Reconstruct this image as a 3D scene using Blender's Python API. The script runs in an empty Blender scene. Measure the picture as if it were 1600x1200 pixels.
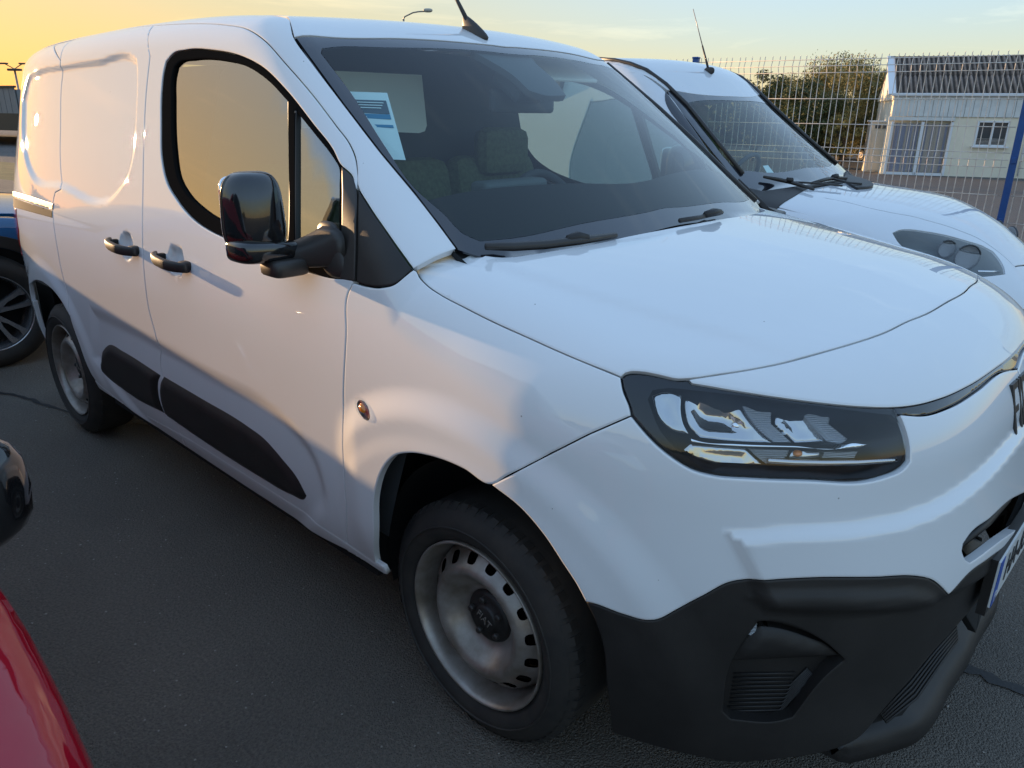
import bpy, math, random
import numpy as np
from mathutils import Vector, Matrix
from mathutils.geometry import delaunay_2d_cdt
sc = bpy.context.scene
COL = sc.collection
R = math.radians

# ------------------------------------------------------------------ camera
CAM = np.array([1.13535, -1.93156, 1.522762])
YAW, PITCH, ROLL, FPX = 2.325571, .347489, .010358, 1184.673      # FPX: focal length in pixels of a 1600 px wide picture
_f = np.array([math.cos(YAW)*math.cos(PITCH), math.sin(YAW)*math.cos(PITCH), -math.sin(PITCH)])
_r = np.cross(_f, [0, 0, 1]); _r /= np.linalg.norm(_r); _u = np.cross(_r, _f)
CR = math.cos(ROLL)*_r+math.sin(ROLL)*_u; CU = -math.sin(ROLL)*_r+math.cos(ROLL)*_u; CF_ = _f
cd = bpy.data.cameras.new('camera'); cam = bpy.data.objects.new('camera', cd); COL.objects.link(cam)
M = Matrix(((CR[0], CU[0], -CF_[0], CAM[0]), (CR[1], CU[1], -CF_[1], CAM[1]), (CR[2], CU[2], -CF_[2], CAM[2]), (0, 0, 0, 1)))
cam.matrix_world = M
cd.sensor_fit = 'HORIZONTAL'; cd.sensor_width = 36.0; cd.lens = 36.0*FPX/1600.0
cd.clip_start = 0.05; cd.clip_end = 2000
sc.camera = cam
sc.render.resolution_x, sc.render.resolution_y = 1024, 768

# ------------------------------------------------------------------ sky, sun, exposure
SUN_AZ, SUN_EL = R(187.8), R(5.2)         # azimuth from +X, counter-clockwise
w = bpy.data.worlds.new('World'); sc.world = w; w.use_nodes = True
wn = w.node_tree; wn.nodes.clear()
def N(nt, t, **kw):
    n = nt.nodes.new(t)
    for k, v in kw.items(): setattr(n, k, v)
    return n
sky = N(wn, 'ShaderNodeTexSky', sky_type='NISHITA'); sky.sun_disc = False
sky.sun_elevation = SUN_EL; sky.sun_rotation = R(90)-SUN_AZ
sky.altitude = 50; sky.air_density = 1.0; sky.dust_density = .8; sky.ozone_density = 1.8
bg = N(wn, 'ShaderNodeBackground'); bg.inputs['Strength'].default_value = 0.15
ow = N(wn, 'ShaderNodeOutputWorld')
# thin streaks of cirrus low over the horizon
tc = N(wn, 'ShaderNodeTexCoord'); mp = N(wn, 'ShaderNodeMapping'); mp.inputs['Scale'].default_value = (1.3, 1.3, 9.0)
mp.inputs['Rotation'].default_value = (R(6), R(4), 0)
nz = N(wn, 'ShaderNodeTexNoise'); nz.inputs['Scale'].default_value = 2.6; nz.inputs['Detail'].default_value = 8; nz.inputs['Roughness'].default_value = .62; nz.inputs['Distortion'].default_value = .6
cr = N(wn, 'ShaderNodeValToRGB'); cr.color_ramp.elements[0].position = .56; cr.color_ramp.elements[1].position = .86
cr.color_ramp.elements[1].color = (.55, .55, .55, 1)
gm = N(wn, 'ShaderNodeMixRGB', blend_type='SCREEN'); hs = N(wn, 'ShaderNodeMixRGB', blend_type='MULTIPLY'); hs.inputs[0].default_value = 1; hs.inputs[2].default_value = (1.8, 1.55, 1.3, 1)
mx = N(wn, 'ShaderNodeMixRGB', blend_type='MIX')
L = wn.links.new
L(tc.outputs['Generated'], mp.inputs[0]); L(mp.outputs[0], nz.inputs['Vector']); L(nz.outputs[0], cr.inputs[0])
bw = N(wn, 'ShaderNodeRGBToBW'); pw = N(wn, 'ShaderNodeMath', operation='POWER'); pw.inputs[1].default_value = -.80
gam = N(wn, 'ShaderNodeVectorMath', operation='SCALE')      # the whole sky's range compressed evenly, hue kept
L(sky.outputs[0], bw.inputs[0]); L(bw.outputs[0], pw.inputs[0]); L(sky.outputs[0], gam.inputs[0]); L(pw.outputs[0], gam.inputs['Scale'])
wt = N(wn, 'ShaderNodeMixRGB', blend_type='MULTIPLY'); wt.inputs[0].default_value = 1; wt.inputs[2].default_value = (1.07, 1.0, 1.0, 1)
bw2 = N(wn, 'ShaderNodeRGBToBW'); ds = N(wn, 'ShaderNodeMixRGB', blend_type='MIX'); ds.inputs[0].default_value = .14
L(gam.outputs[0], wt.inputs[1]); L(wt.outputs[0], bw2.inputs[0]); L(wt.outputs[0], ds.inputs[1]); L(bw2.outputs[0], ds.inputs[2])
# low haze: warm towards the sun's side of the horizon, cool away from it
nv = N(wn, 'ShaderNodeVectorMath', operation='NORMALIZE'); dt = N(wn, 'ShaderNodeVectorMath', operation='DOT_PRODUCT'); dt.inputs[1].default_value = (math.cos(SUN_AZ), math.sin(SUN_AZ), 0)
f1 = N(wn, 'ShaderNodeMapRange', interpolation_type='SMOOTHSTEP'); f1.inputs['From Min'].default_value = .25; f1.inputs['From Max'].default_value = 1.0
sz = N(wn, 'ShaderNodeSeparateXYZ'); f2 = N(wn, 'ShaderNodeMapRange', interpolation_type='SMOOTHSTEP'); f2.inputs['From Min'].default_value = .08; f2.inputs['From Max'].default_value = .50; f2.inputs['To Min'].default_value = 1; f2.inputs['To Max'].default_value = 0
hz = N(wn, 'ShaderNodeMixRGB'); hz.inputs[1].default_value = (.97, 1.02, 1.22, 1); hz.inputs[2].default_value = (1.03, .83, .55, 1)
hm = N(wn, 'ShaderNodeMixRGB', blend_type='MULTIPLY')
L(tc.outputs['Generated'], nv.inputs[0]); L(nv.outputs[0], dt.inputs[0]); L(dt.outputs['Value'], f1.inputs[0]); L(nv.outputs[0], sz.inputs[0]); L(sz.outputs[2], f2.inputs[0])
L(f1.outputs[0], hz.inputs[0]); L(f2.outputs[0], hm.inputs[0]); L(ds.outputs[0], hm.inputs[1]); L(hz.outputs[0], hm.inputs[2])
L(hm.outputs[0], hs.inputs[1]); L(cr.outputs[0], mx.inputs[0]); L(hm.outputs[0], mx.inputs[1]); L(hs.outputs[0], mx.inputs[2])
L(mx.outputs[0], bg.inputs[0]); L(bg.outputs[0], ow.inputs[0])
sl = bpy.data.lights.new('sun', 'SUN'); sl.energy = 2.0; sl.angle = R(.5); sl.color = (1, .64, .34)
so = bpy.data.objects.new('sun', sl); COL.objects.link(so)
SD = Vector((math.cos(SUN_AZ)*math.cos(SUN_EL), math.sin(SUN_AZ)*math.cos(SUN_EL), math.sin(SUN_EL)))
so.rotation_euler = SD.to_track_quat('Z', 'Y').to_euler(); so.location = SD*30
sc.view_settings.view_transform = 'Standard'; sc.view_settings.look = 'None'
sc.view_settings.gamma = 1; sc.view_settings.use_curve_mapping = False
sc.view_settings.exposure = 2.12
try: sc.cycles.max_bounces = 8; sc.cycles.transparent_max_bounces = 16
except Exception: pass

# ------------------------------------------------------------------ maths
def ray(x, y):
    d = CF_*FPX+CR*(x-800)-CU*(y-600); return d/np.linalg.norm(d)
def onplane(x, y, ax, v):
    d = ray(x, y); return CAM+d*(v-CAM[ax])/d[ax]
def ondepth(x, y, dep):
    d = ray(x, y); return CAM+d*dep/(d@CF_)
class Spl:
    def __init__(s, x, y):
        x = np.array(x, float); y = np.array(y, float); n = len(x); h = np.diff(x)
        A = np.eye(n); b = np.zeros(n)
        for i in range(1, n-1):
            A[i, i-1] = h[i-1]; A[i, i] = 2*(h[i-1]+h[i]); A[i, i+1] = h[i]
            b[i] = 6*((y[i+1]-y[i])/h[i]-(y[i]-y[i-1])/h[i-1])
        s.x, s.y, s.h, s.m = x, y, h, np.linalg.solve(A, b)
        s.s0 = (y[1]-y[0])/h[0]-h[0]*s.m[1]/6; s.s1 = (y[-1]-y[-2])/h[-1]+h[-1]*s.m[-2]/6
    def __call__(s, t):
        t = np.asarray(t, float); i = np.clip(np.searchsorted(s.x, t)-1, 0, len(s.x)-2)
        tc = np.clip(t, s.x[0], s.x[-1]); h = s.h[i]; a = (s.x[i+1]-tc)/h; b = (tc-s.x[i])/h
        v = a*s.y[i]+b*s.y[i+1]+((a**3-a)*s.m[i]+(b**3-b)*s.m[i+1])*h*h/6
        return v+s.s0*np.minimum(t-s.x[0], 0)+s.s1*np.maximum(t-s.x[-1], 0)
def smax(a, b, k):
    h = np.maximum(k-np.abs(a-b), 0)/k; return np.maximum(a, b)+h*h*k/4
def sst(a, b, x):
    t = np.clip((x-a)/(b-a), 0, 1); return t*t*(3-2*t)
def cast(F, O, D, n=160, tmax=9.0):
    O = np.asarray(O, float); D = np.asarray(D, float)
    D = D/np.linalg.norm(D, axis=-1, keepdims=True)
    t = np.zeros(D.shape[:-1]); best = np.full(t.shape, 9e9); bt = t.copy()
    for i in range(n):
        v = F(O+D*t[..., None]); m = np.abs(v) < best; best = np.where(m, np.abs(v), best); bt = np.where(m, t, bt)
        if np.all((np.abs(v) < 2e-5) | (t > tmax)): break
        t = t+np.clip(v*.75, -.05, .5)
    P = O+D*bt[..., None]
    return P
def surf(F, pts):
    D = np.array([ray(*q) for q in pts]); return cast(F, np.broadcast_to(CAM, D.shape), D)
def grad(F, P, e=.003):
    g = np.stack([F(P+np.eye(3)[i]*e)-F(P-np.eye(3)[i]*e) for i in range(3)], -1)
    return g/np.maximum(np.linalg.norm(g, axis=-1, keepdims=True), 1e-9)
def inpoly(P, poly):
    x, y = P[:, 0], P[:, 1]; c = np.zeros(len(P), bool); q = np.roll(poly, -1, 0)
    for (x0, y0), (x1, y1) in zip(poly, q):
        if y0 == y1: continue
        c ^= ((y0 > y) != (y1 > y)) & (x < (x1-x0)*(y-y0)/(y1-y0)+x0)
    return c
def pdist(P, poly, closed=True):
    a = poly if closed else poly[:-1]; b = np.roll(poly, -1, 0) if closed else poly[1:]
    out = np.full(len(P), 9e9)
    for s in range(0, len(P), 4000):
        Q = P[s:s+4000]; d = b-a; L2 = np.maximum((d*d).sum(1), 1e-12)
        t = np.clip(((Q[:, None]-a[None])*d[None]).sum(2)/L2, 0, 1)
        out[s:s+4000] = np.sqrt((((a[None]+t[..., None]*d[None])-Q[:, None])**2).sum(2)).min(1)
    return out
def smooth_loop(uv, hs, ang=38):
    uv = np.asarray(uv, float); n = len(uv); out = []
    pr = uv-np.roll(uv, 1, 0); nx = np.roll(uv, -1, 0)-uv
    lp = np.linalg.norm(pr, axis=1); ln = np.linalg.norm(nx, axis=1)
    dp = pr/np.maximum(lp, 1e-9)[:, None]; dn = nx/np.maximum(ln, 1e-9)[:, None]
    corner = (dp*dn).sum(1) < math.cos(R(ang))
    tg = dp*ln[:, None]+dn*lp[:, None]; tg /= np.maximum(np.linalg.norm(tg, axis=1), 1e-9)[:, None]
    for i in range(n):
        j = (i+1) % n; l = ln[i]; k = max(1, int(math.ceil(l/hs)))
        t0 = dn[i] if corner[i] else tg[i]; t1 = dn[i] if corner[j] else tg[j]
        for s in range(k):
            t = s/k; h00 = 2*t**3-3*t*t+1; h10 = t**3-2*t*t+t; h01 = -2*t**3+3*t*t; h11 = t**3-t*t
            out.append(h00*uv[i]+h10*l*t0+h01*uv[j]+h11*l*t1)
    return np.array(out)
def area(p): q = np.roll(p, -1, 0); return .5*np.sum(p[:, 0]*q[:, 1]-q[:, 0]*p[:, 1])
def inset(poly, d):
    a = poly-np.roll(poly, 1, 0); b = np.roll(poly, -1, 0)-poly
    a /= np.maximum(np.linalg.norm(a, axis=1), 1e-9)[:, None]; b /= np.maximum(np.linalg.norm(b, axis=1), 1e-9)[:, None]
    s = 1 if area(poly) > 0 else -1
    na = np.stack([-a[:, 1], a[:, 0]], 1)*s; nb = np.stack([-b[:, 1], b[:, 0]], 1)*s
    m = na+nb; c = np.maximum((m*m).sum(1)/2, .45)
    return poly+m/c[:, None]*d

# ------------------------------------------------------------------ object helpers
def link(name, me, parent=None, mat=None):
    o = bpy.data.objects.new(name, me); COL.objects.link(o)
    if mat is not None and me is not None and not me.materials: me.materials.append(mat)
    if parent is not None: o.parent = parent
    return o
def thing(name, label, cat, loc=(0, 0, 0), rotz=0, group=None):
    o = bpy.data.objects.new(name, None); COL.objects.link(o); o.location = loc; o.rotation_euler = (0, 0, rotz)
    o.empty_display_size = .3
    o['label'] = label; o['category'] = cat
    if group: o['group'] = group
    return o
def tag(o, label=None, cat=None, group=None, kind=None):
    if label: o['label'] = label
    if cat: o['category'] = cat
    if group: o['group'] = group
    if kind: o['kind'] = kind
    return o
def mk(name, verts, faces, mat, parent=None, smooth=False, normals=None):
    me = bpy.data.meshes.new(name)
    me.from_pydata([tuple(v) for v in np.asarray(verts, float).tolist()], [], [tuple(int(i) for i in f) for f in faces])
    if smooth or normals is not None:
        me.polygons.foreach_set('use_smooth', [True]*len(me.polygons))
    me.update()
    if normals is not None:
        me.normals_split_custom_set_from_vertices([tuple(n) for n in np.asarray(normals, float).tolist()])
    return link(name, me, parent, mat)
def copy_tree(o, parent=None):
    c = o.copy(); COL.objects.link(c); c.parent = parent
    for ch in list(o.children): copy_tree(ch, c)
    return c
MIR = np.array([1, -1, 1.])

def panel(name, F, outline, d, mat, parent, holes=(), h=.03, gap=.0013, lip=.018, push=0.0, prof=None,
          both=False, sym=False, up=None, rd=.0011, hs=None, ang=38, cy=0.0, flatn=False):
    """A sheet cut out of the surface F=push. outline/holes: 3-D points on it. d: direction of projection (inwards).
    prof(dist_to_edge, uv, P) gives extra displacement along the normal."""
    d = np.array(d, float); d /= np.linalg.norm(d)
    up = np.array(up if up is not None else ((0, 0, 1) if abs(d[2]) < .9 else (1, 0, 0)), float)
    a = np.cross(up, d); a /= np.linalg.norm(a); b = np.cross(d, a)
    A = np.stack([a, b], 1)
    hs = hs or h*.7
    loops3 = [np.asarray(outline, float)]+[np.asarray(q, float) for q in holes]
    dep = (loops3[0]@d).min()-.5
    loops = []
    for i, q in enumerate(loops3):
        lp = smooth_loop(q@A, hs, ang)
        g = gap if i == 0 else -gap
        if abs(g) > 1e-6:
            if sym:   # keep points of the middle line on it
                on = np.abs((lp@A.T)[:, 1]) < 1e9
            lp = inset(lp, g)
        loops.append(lp)
    ring = [inset(lp, (.0045 if i == 0 else -.0045)) for i, lp in enumerate(loops)]
    mn = loops[0].min(0); mxx = loops[0].max(0)
    gx, gy = np.meshgrid(np.arange(mn[0], mxx[0]+h, h), np.arange(mn[1], mxx[1]+h, h*.87))
    gx = gx+(np.arange(gx.shape[0]) % 2)[:, None]*h*.5
    G = np.stack([gx.ravel(), gy.ravel()], 1)
    def inside(Q):
        m = inpoly(Q, loops[0])
        for l in loops[1:]: m &= ~inpoly(Q, l)
        return m
    G = G[inside(G)]
    dist = np.full(len(G), 9e9)
    for l in loops: dist = np.minimum(dist, pdist(G, l))
    G = G[dist > max(.0075, h*.42)]
    RG = np.concatenate(ring); m = inside(RG)
    dd = np.full(len(RG), 9e9)
    for l in loops: dd = np.minimum(dd, pdist(RG, l))
    RG = RG[m & (dd > .0030)]
    B = np.concatenate(loops); nb = len(B)
    V = np.concatenate([B, RG, G])
    edges = []; s = 0
    for l in loops:
        n = len(l); edges += [(s+i, s+(i+1) % n) for i in range(n)]; s += n
    vo, eo, fo, ov, oe, of = delaunay_2d_cdt([Vector(v) for v in V.tolist()], edges, [], 0, 1e-7)
    vo = np.array([tuple(v) for v in vo]); fo = np.array([f for f in fo if len(f) == 3], int)
    cen = vo[fo].mean(1); fo = fo[inside(cen)]
    isb = np.zeros(len(vo), bool)
    for i, src in enumerate(ov):
        if any(k < nb for k in src): isb[i] = True
    used = np.unique(fo); remap = -np.ones(len(vo), int); remap[used] = np.arange(len(used))
    vo = vo[used]; isb = isb[used]; fo = remap[fo]
    Fp = (lambda P: F(P)-push) if push else F
    O = vo@A.T+d*dep
    P = cast(Fp, O, np.broadcast_to(d, O.shape), tmax=4)
    nr = grad(F, P)
    dist = np.full(len(vo), 9e9)
    for l in loops: dist = np.minimum(dist, pdist(vo, l))
    if prof is not None: P = P+nr*np.asarray(prof(dist, vo, P))[:, None]
    P = P-nr*(isb*rd)[:, None]
    # orient
    t = np.cross(P[fo[:, 1]]-P[fo[:, 0]], P[fo[:, 2]]-P[fo[:, 0]])
    flip = (t*nr[fo[:, 0]]).sum(1) < 0
    fo[flip] = fo[flip][:, ::-1]
    # boundary edges
    E = {}
    for f in fo:
        for k in range(3):
            e = (int(f[k]), int(f[(k+1) % 3])); E[e] = 1
    be = [e for e in E if (e[1], e[0]) not in E]
    if prof is not None:   # recompute shading normals
        nn = np.zeros_like(P); t = np.cross(P[fo[:, 1]]-P[fo[:, 0]], P[fo[:, 2]]-P[fo[:, 0]])
        for k in range(3): np.add.at(nn, fo[:, k], t)
        nr2 = nn/np.maximum(np.linalg.norm(nn, axis=1, keepdims=True), 1e-12)
    else: nr2 = nr.copy()
    out = np.zeros_like(P)
    for i, j in be:
        o_ = np.cross(P[j]-P[i], nr[i]); out[i] += o_; out[j] += o_
    ol = np.linalg.norm(out, axis=1); bm = ol > 1e-9; out[bm] /= ol[bm][:, None]
    if rd > 0:
        nr2[bm] = nr2[bm]+out[bm]*.55; nr2[bm] /= np.linalg.norm(nr2[bm], axis=1, keepdims=True)
    faces = fo.tolist(); verts = P; norms = nr2
    if lip > 0 and be:
        ids = np.unique(np.array(be).ravel()); m1 = {int(v): len(P)+i for i, v in enumerate(ids)}; m2 = {int(v): len(P)+len(ids)+i for i, v in enumerate(ids)}
        verts = np.concatenate([P, P[ids], P[ids]-nr[ids]*lip]); norms = np.concatenate([nr2, out[ids], out[ids]])
        faces += [(j, i, m2[i], m2[j]) if False else (m1[j], m1[i], m2[i], m2[j]) for i, j in be]
    norms = np.where(np.linalg.norm(norms, axis=1, keepdims=True) < 1e-6, np.array([[0, 0, 1.]]), norms)
    o = mk(name, verts, faces, mat, parent, normals=norms)
    if both:
        v2 = verts.copy(); v2[:, 1] = 2*cy-v2[:, 1]; n2 = norms*MIR
        mk(name, v2, [f[::-1] for f in faces], mat, parent, normals=n2)
    return o
def symloop(near, cy=0.0):
    """near: open 3-D polyline on the y<cy side from middle to middle; returns the closed symmetric loop"""
    near = np.asarray(near, float).copy(); m = near.copy(); m[:, 1] = 2*cy-m[:, 1]
    a = [p for p in near]; b = [p for p in m[::-1]]
    if abs(near[-1, 1]-cy) < .012: b = b[1:]
    if abs(near[0, 1]-cy) < .012: b = b[:-1]
    return np.array(a+b)

def box(name, c, s, mat, parent=None, bev=0.0, rot=None):
    c = np.array(c, float); s = np.array(s, float)/2
    v = np.array([[x, y, z] for x in (-1, 1) for y in (-1, 1) for z in (-1, 1)], float)
    if bev > 0:
        V = []; 
        import bmesh
        bm = bmesh.new(); vs = [bm.verts.new(tuple(q*s)) for q in v]
        for f in ((0, 1, 3, 2), (4, 6, 7, 5), (0, 4, 5, 1), (2, 3, 7, 6), (0, 2, 6, 4), (1, 5, 7, 3)): bm.faces.new([vs[i] for i in f])
        bmesh.ops.bevel(bm, geom=list(bm.edges)+list(bm.verts), offset=bev, segments=2, affect='EDGES', profile=.5)
        bmesh.ops.recalc_face_normals(bm, faces=bm.faces)
        me = bpy.data.meshes.new(name); bm.to_mesh(me); bm.free()
        if rot is not None: me.transform(Matrix(rot).to_4x4())
        me.transform(Matrix.Translation(Vector(c)))
        return link(name, me, parent, mat)
    q = v*s
    if rot is not None: q = q@np.array(rot).T
    return mk(name, q+c, ((0, 1, 3, 2), (4, 6, 7, 5), (0, 4, 5, 1), (2, 3, 7, 6), (0, 2, 6, 4), (1, 5, 7, 3)), mat, parent)
def tube(name, pts, r, mat, parent=None, n=8, closed=False, cap=True):
    pts = np.array(pts, float); k = len(pts); r = np.broadcast_to(np.array(r, float), (k,))
    V = []; up = np.array([0, 0, 1.])
    for i in range(k):
        if closed: t = pts[(i+1) % k]-pts[i-1]
        else: t = pts[min(i+1, k-1)]-pts[max(i-1, 0)]
        t /= max(np.linalg.norm(t), 1e-9); u = up if abs(t[2]) < .95 else np.array([1., 0, 0])
        a = np.cross(t, u); a /= np.linalg.norm(a); b = np.cross(a, t)
        for j in range(n):
            an = 2*math.pi*j/n; V.append(pts[i]+r[i]*(math.cos(an)*a+math.sin(an)*b))
    Fc = []
    for i in range(k if closed else k-1):
        for j in range(n):
            i2 = (i+1) % k; Fc.append((i*n+j, i*n+(j+1) % n, i2*n+(j+1) % n, i2*n+j))
    if cap and not closed: Fc.append(tuple(range(n))[::-1]); Fc.append(tuple((k-1)*n+j for j in range(n)))
    return mk(name, V, Fc, mat, parent, smooth=True)
def lathe(name, prof, mat, parent=None, n=64, c=(0, 0, 0), axis='y', sgn=-1, smooth=True, mod=None, a0=0, a1=2*math.pi):
    """prof: list of (radius, outward offset); the axis points to sgn*Y"""
    V = []; k = len(prof); full = abs(a1-a0-2*math.pi) < 1e-6
    m = n if full else n+1
    for i in range(m):
        an = a0+(a1-a0)*i/n
        for j, (r, y) in enumerate(prof):
            rr = r+(mod(i, j) if mod else 0)
            V.append((c[0]+rr*math.cos(an), c[1]+sgn*y, c[2]+rr*math.sin(an)))
    Fc = []
    for i in range(n):
        i2 = (i+1) % m
        for j in range(k-1):
            q = (i*k+j, i*k+j+1, i2*k+j+1, i2*k+j); Fc.append(q if sgn < 0 else q[::-1])
    return mk(name, V, Fc, mat, parent, smooth=smooth)
def superq(name, c, s, e, mat, parent=None, n=24, rot=None, warp=None):
    V = []; Fc = []; m = n//2
    sg = lambda v, p: math.copysign(abs(v)**p, v)
    for i in range(m+1):
        ph = -math.pi/2+math.pi*i/m
        for j in range(n):
            th = 2*math.pi*j/n
            p = np.array([sg(math.cos(ph), e[0])*sg(math.cos(th), e[1]), sg(math.cos(ph), e[0])*sg(math.sin(th), e[1]), sg(math.sin(ph), e[0])])*s
            if warp: p = warp(p)
            V.append(p)
    V = np.array(V)
    if rot is not None: V = V@np.array(rot).T
    for i in range(m):
        for j in range(n):
            Fc.append((i*n+j, i*n+(j+1) % n, (i+1)*n+(j+1) % n, (i+1)*n+j))
    return mk(name, V+np.array(c), Fc, mat, parent, smooth=True)
def text(name, s, size, mat, parent, mat3, ext=.002, sx=1.0, align='CENTER'):
    cu = bpy.data.curves.new(name, 'FONT'); cu.body = s; cu.size = size; cu.extrude = ext; cu.align_x = align; cu.align_y = 'CENTER'
    t = bpy.data.objects.new('tmp', cu); COL.objects.link(t)
    dg = bpy.context.evaluated_depsgraph_get(); dg.update()
    me = bpy.data.meshes.new_from_object(t.evaluated_get(dg)); bpy.data.objects.remove(t); me.name = name
    me.transform(Matrix.Diagonal((sx, 1, 1, 1))); me.transform(mat3)
    me.materials.clear()
    return link(name, me, parent, mat)
def frame(o, x, y):
    """4x4 from origin and x/y axes"""
    x = np.array(x, float); x /= np.linalg.norm(x); y = np.array(y, float); y -= x*(x@y); y /= np.linalg.norm(y); z = np.cross(x, y)
    return Matrix(((x[0], y[0], z[0], o[0]), (x[1], y[1], z[1], o[1]), (x[2], y[2], z[2], o[2]), (0, 0, 0, 1)))
# ------------------------------------------------------------------ materials
def mat(name, col, rough=.5, metal=0, coat=0, bump=0, bscale=60, var=0, vscale=4, spec=.5, coatr=.03, emit=None, varcol=None, dist=.002):
    m = bpy.data.materials.new(name); m.use_nodes = True; nt = m.node_tree; b = nt.nodes['Principled BSDF']
    b.inputs['Base Color'].default_value = (*col, 1); b.inputs['Roughness'].default_value = rough
    b.inputs['Metallic'].default_value = metal; b.inputs['Coat Weight'].default_value = coat; b.inputs['Coat Roughness'].default_value = coatr
    b.inputs['Specular IOR Level'].default_value = spec
    t = nt.nodes.new('ShaderNodeTexCoord')
    if var:
        n = nt.nodes.new('ShaderNodeTexNoise'); n.inputs['Scale'].default_value = vscale; n.inputs['Detail'].default_value = 7; n.inputs['Roughness'].default_value = .6
        r = nt.nodes.new('ShaderNodeValToRGB'); c2 = varcol or tuple(c*(1-var) for c in col)
        r.color_ramp.elements[0].position = .35; r.color_ramp.elements[1].position = .68
        r.color_ramp.elements[0].color = (*c2, 1); r.color_ramp.elements[1].color = (*col, 1)
        nt.links.new(t.outputs['Object'], n.inputs['Vector']); nt.links.new(n.outputs[0], r.inputs[0]); nt.links.new(r.outputs[0], b.inputs['Base Color'])
    if bump:
        n = nt.nodes.new('ShaderNodeTexNoise'); n.inputs['Scale'].default_value = bscale; n.inputs['Detail'].default_value = 3
        bp = nt.nodes.new('ShaderNodeBump'); bp.inputs['Strength'].default_value = bump; bp.inputs['Distance'].default_value = dist
        nt.links.new(t.outputs['Object'], n.inputs['Vector']); nt.links.new(n.outputs[0], bp.inputs['Height']); nt.links.new(bp.outputs[0], b.inputs['Normal'])
    if emit:
        b.inputs['Emission Color'].default_value = (*emit, 1); b.inputs['Emission Strength'].default_value = 1
    return m
def glass(name, tint, refl=1.0, rough=.0, ior=1.5):
    m = bpy.data.materials.new(name); m.use_nodes = True; nt = m.node_tree; nt.nodes.clear()
    o = nt.nodes.new('ShaderNodeOutputMaterial'); tr = nt.nodes.new('ShaderNodeBsdfTransparent'); gl = nt.nodes.new('ShaderNodeBsdfGlossy')
    mx = nt.nodes.new('ShaderNodeMixShader'); fr = nt.nodes.new('ShaderNodeFresnel'); ge = nt.nodes.new('ShaderNodeNewGeometry')
    tr.inputs[0].default_value = (*tint, 1); gl.inputs[0].default_value = (refl, refl, refl, 1); gl.inputs['Roughness'].default_value = rough
    fr.inputs['IOR'].default_value = ior
    # both faces of the pane reflect: same Fresnel from either side
    mi = nt.nodes.new('ShaderNodeMath'); mi.operation = 'MULTIPLY'; mi.inputs[1].default_value = 1.15; mi.use_clamp = True
    ml = nt.nodes.new('ShaderNodeMath'); ml.operation = 'SUBTRACT'; ml.inputs[0].default_value = 1.0
    mb = nt.nodes.new('ShaderNodeMath'); mb.operation = 'MULTIPLY'
    nt.links.new(fr.outputs[0], mi.inputs[0]); nt.links.new(ge.outputs['Backfacing'], ml.inputs[1])
    nt.links.new(mi.outputs[0], mb.inputs[0]); nt.links.new(ml.outputs[0], mb.inputs[1])
    nt.links.new(mb.outputs[0], mx.inputs[0]); nt.links.new(tr.outputs[0], mx.inputs[1]); nt.links.new(gl.outputs[0], mx.inputs[2]); nt.links.new(mx.outputs[0], o.inputs[0])
    return m
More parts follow.
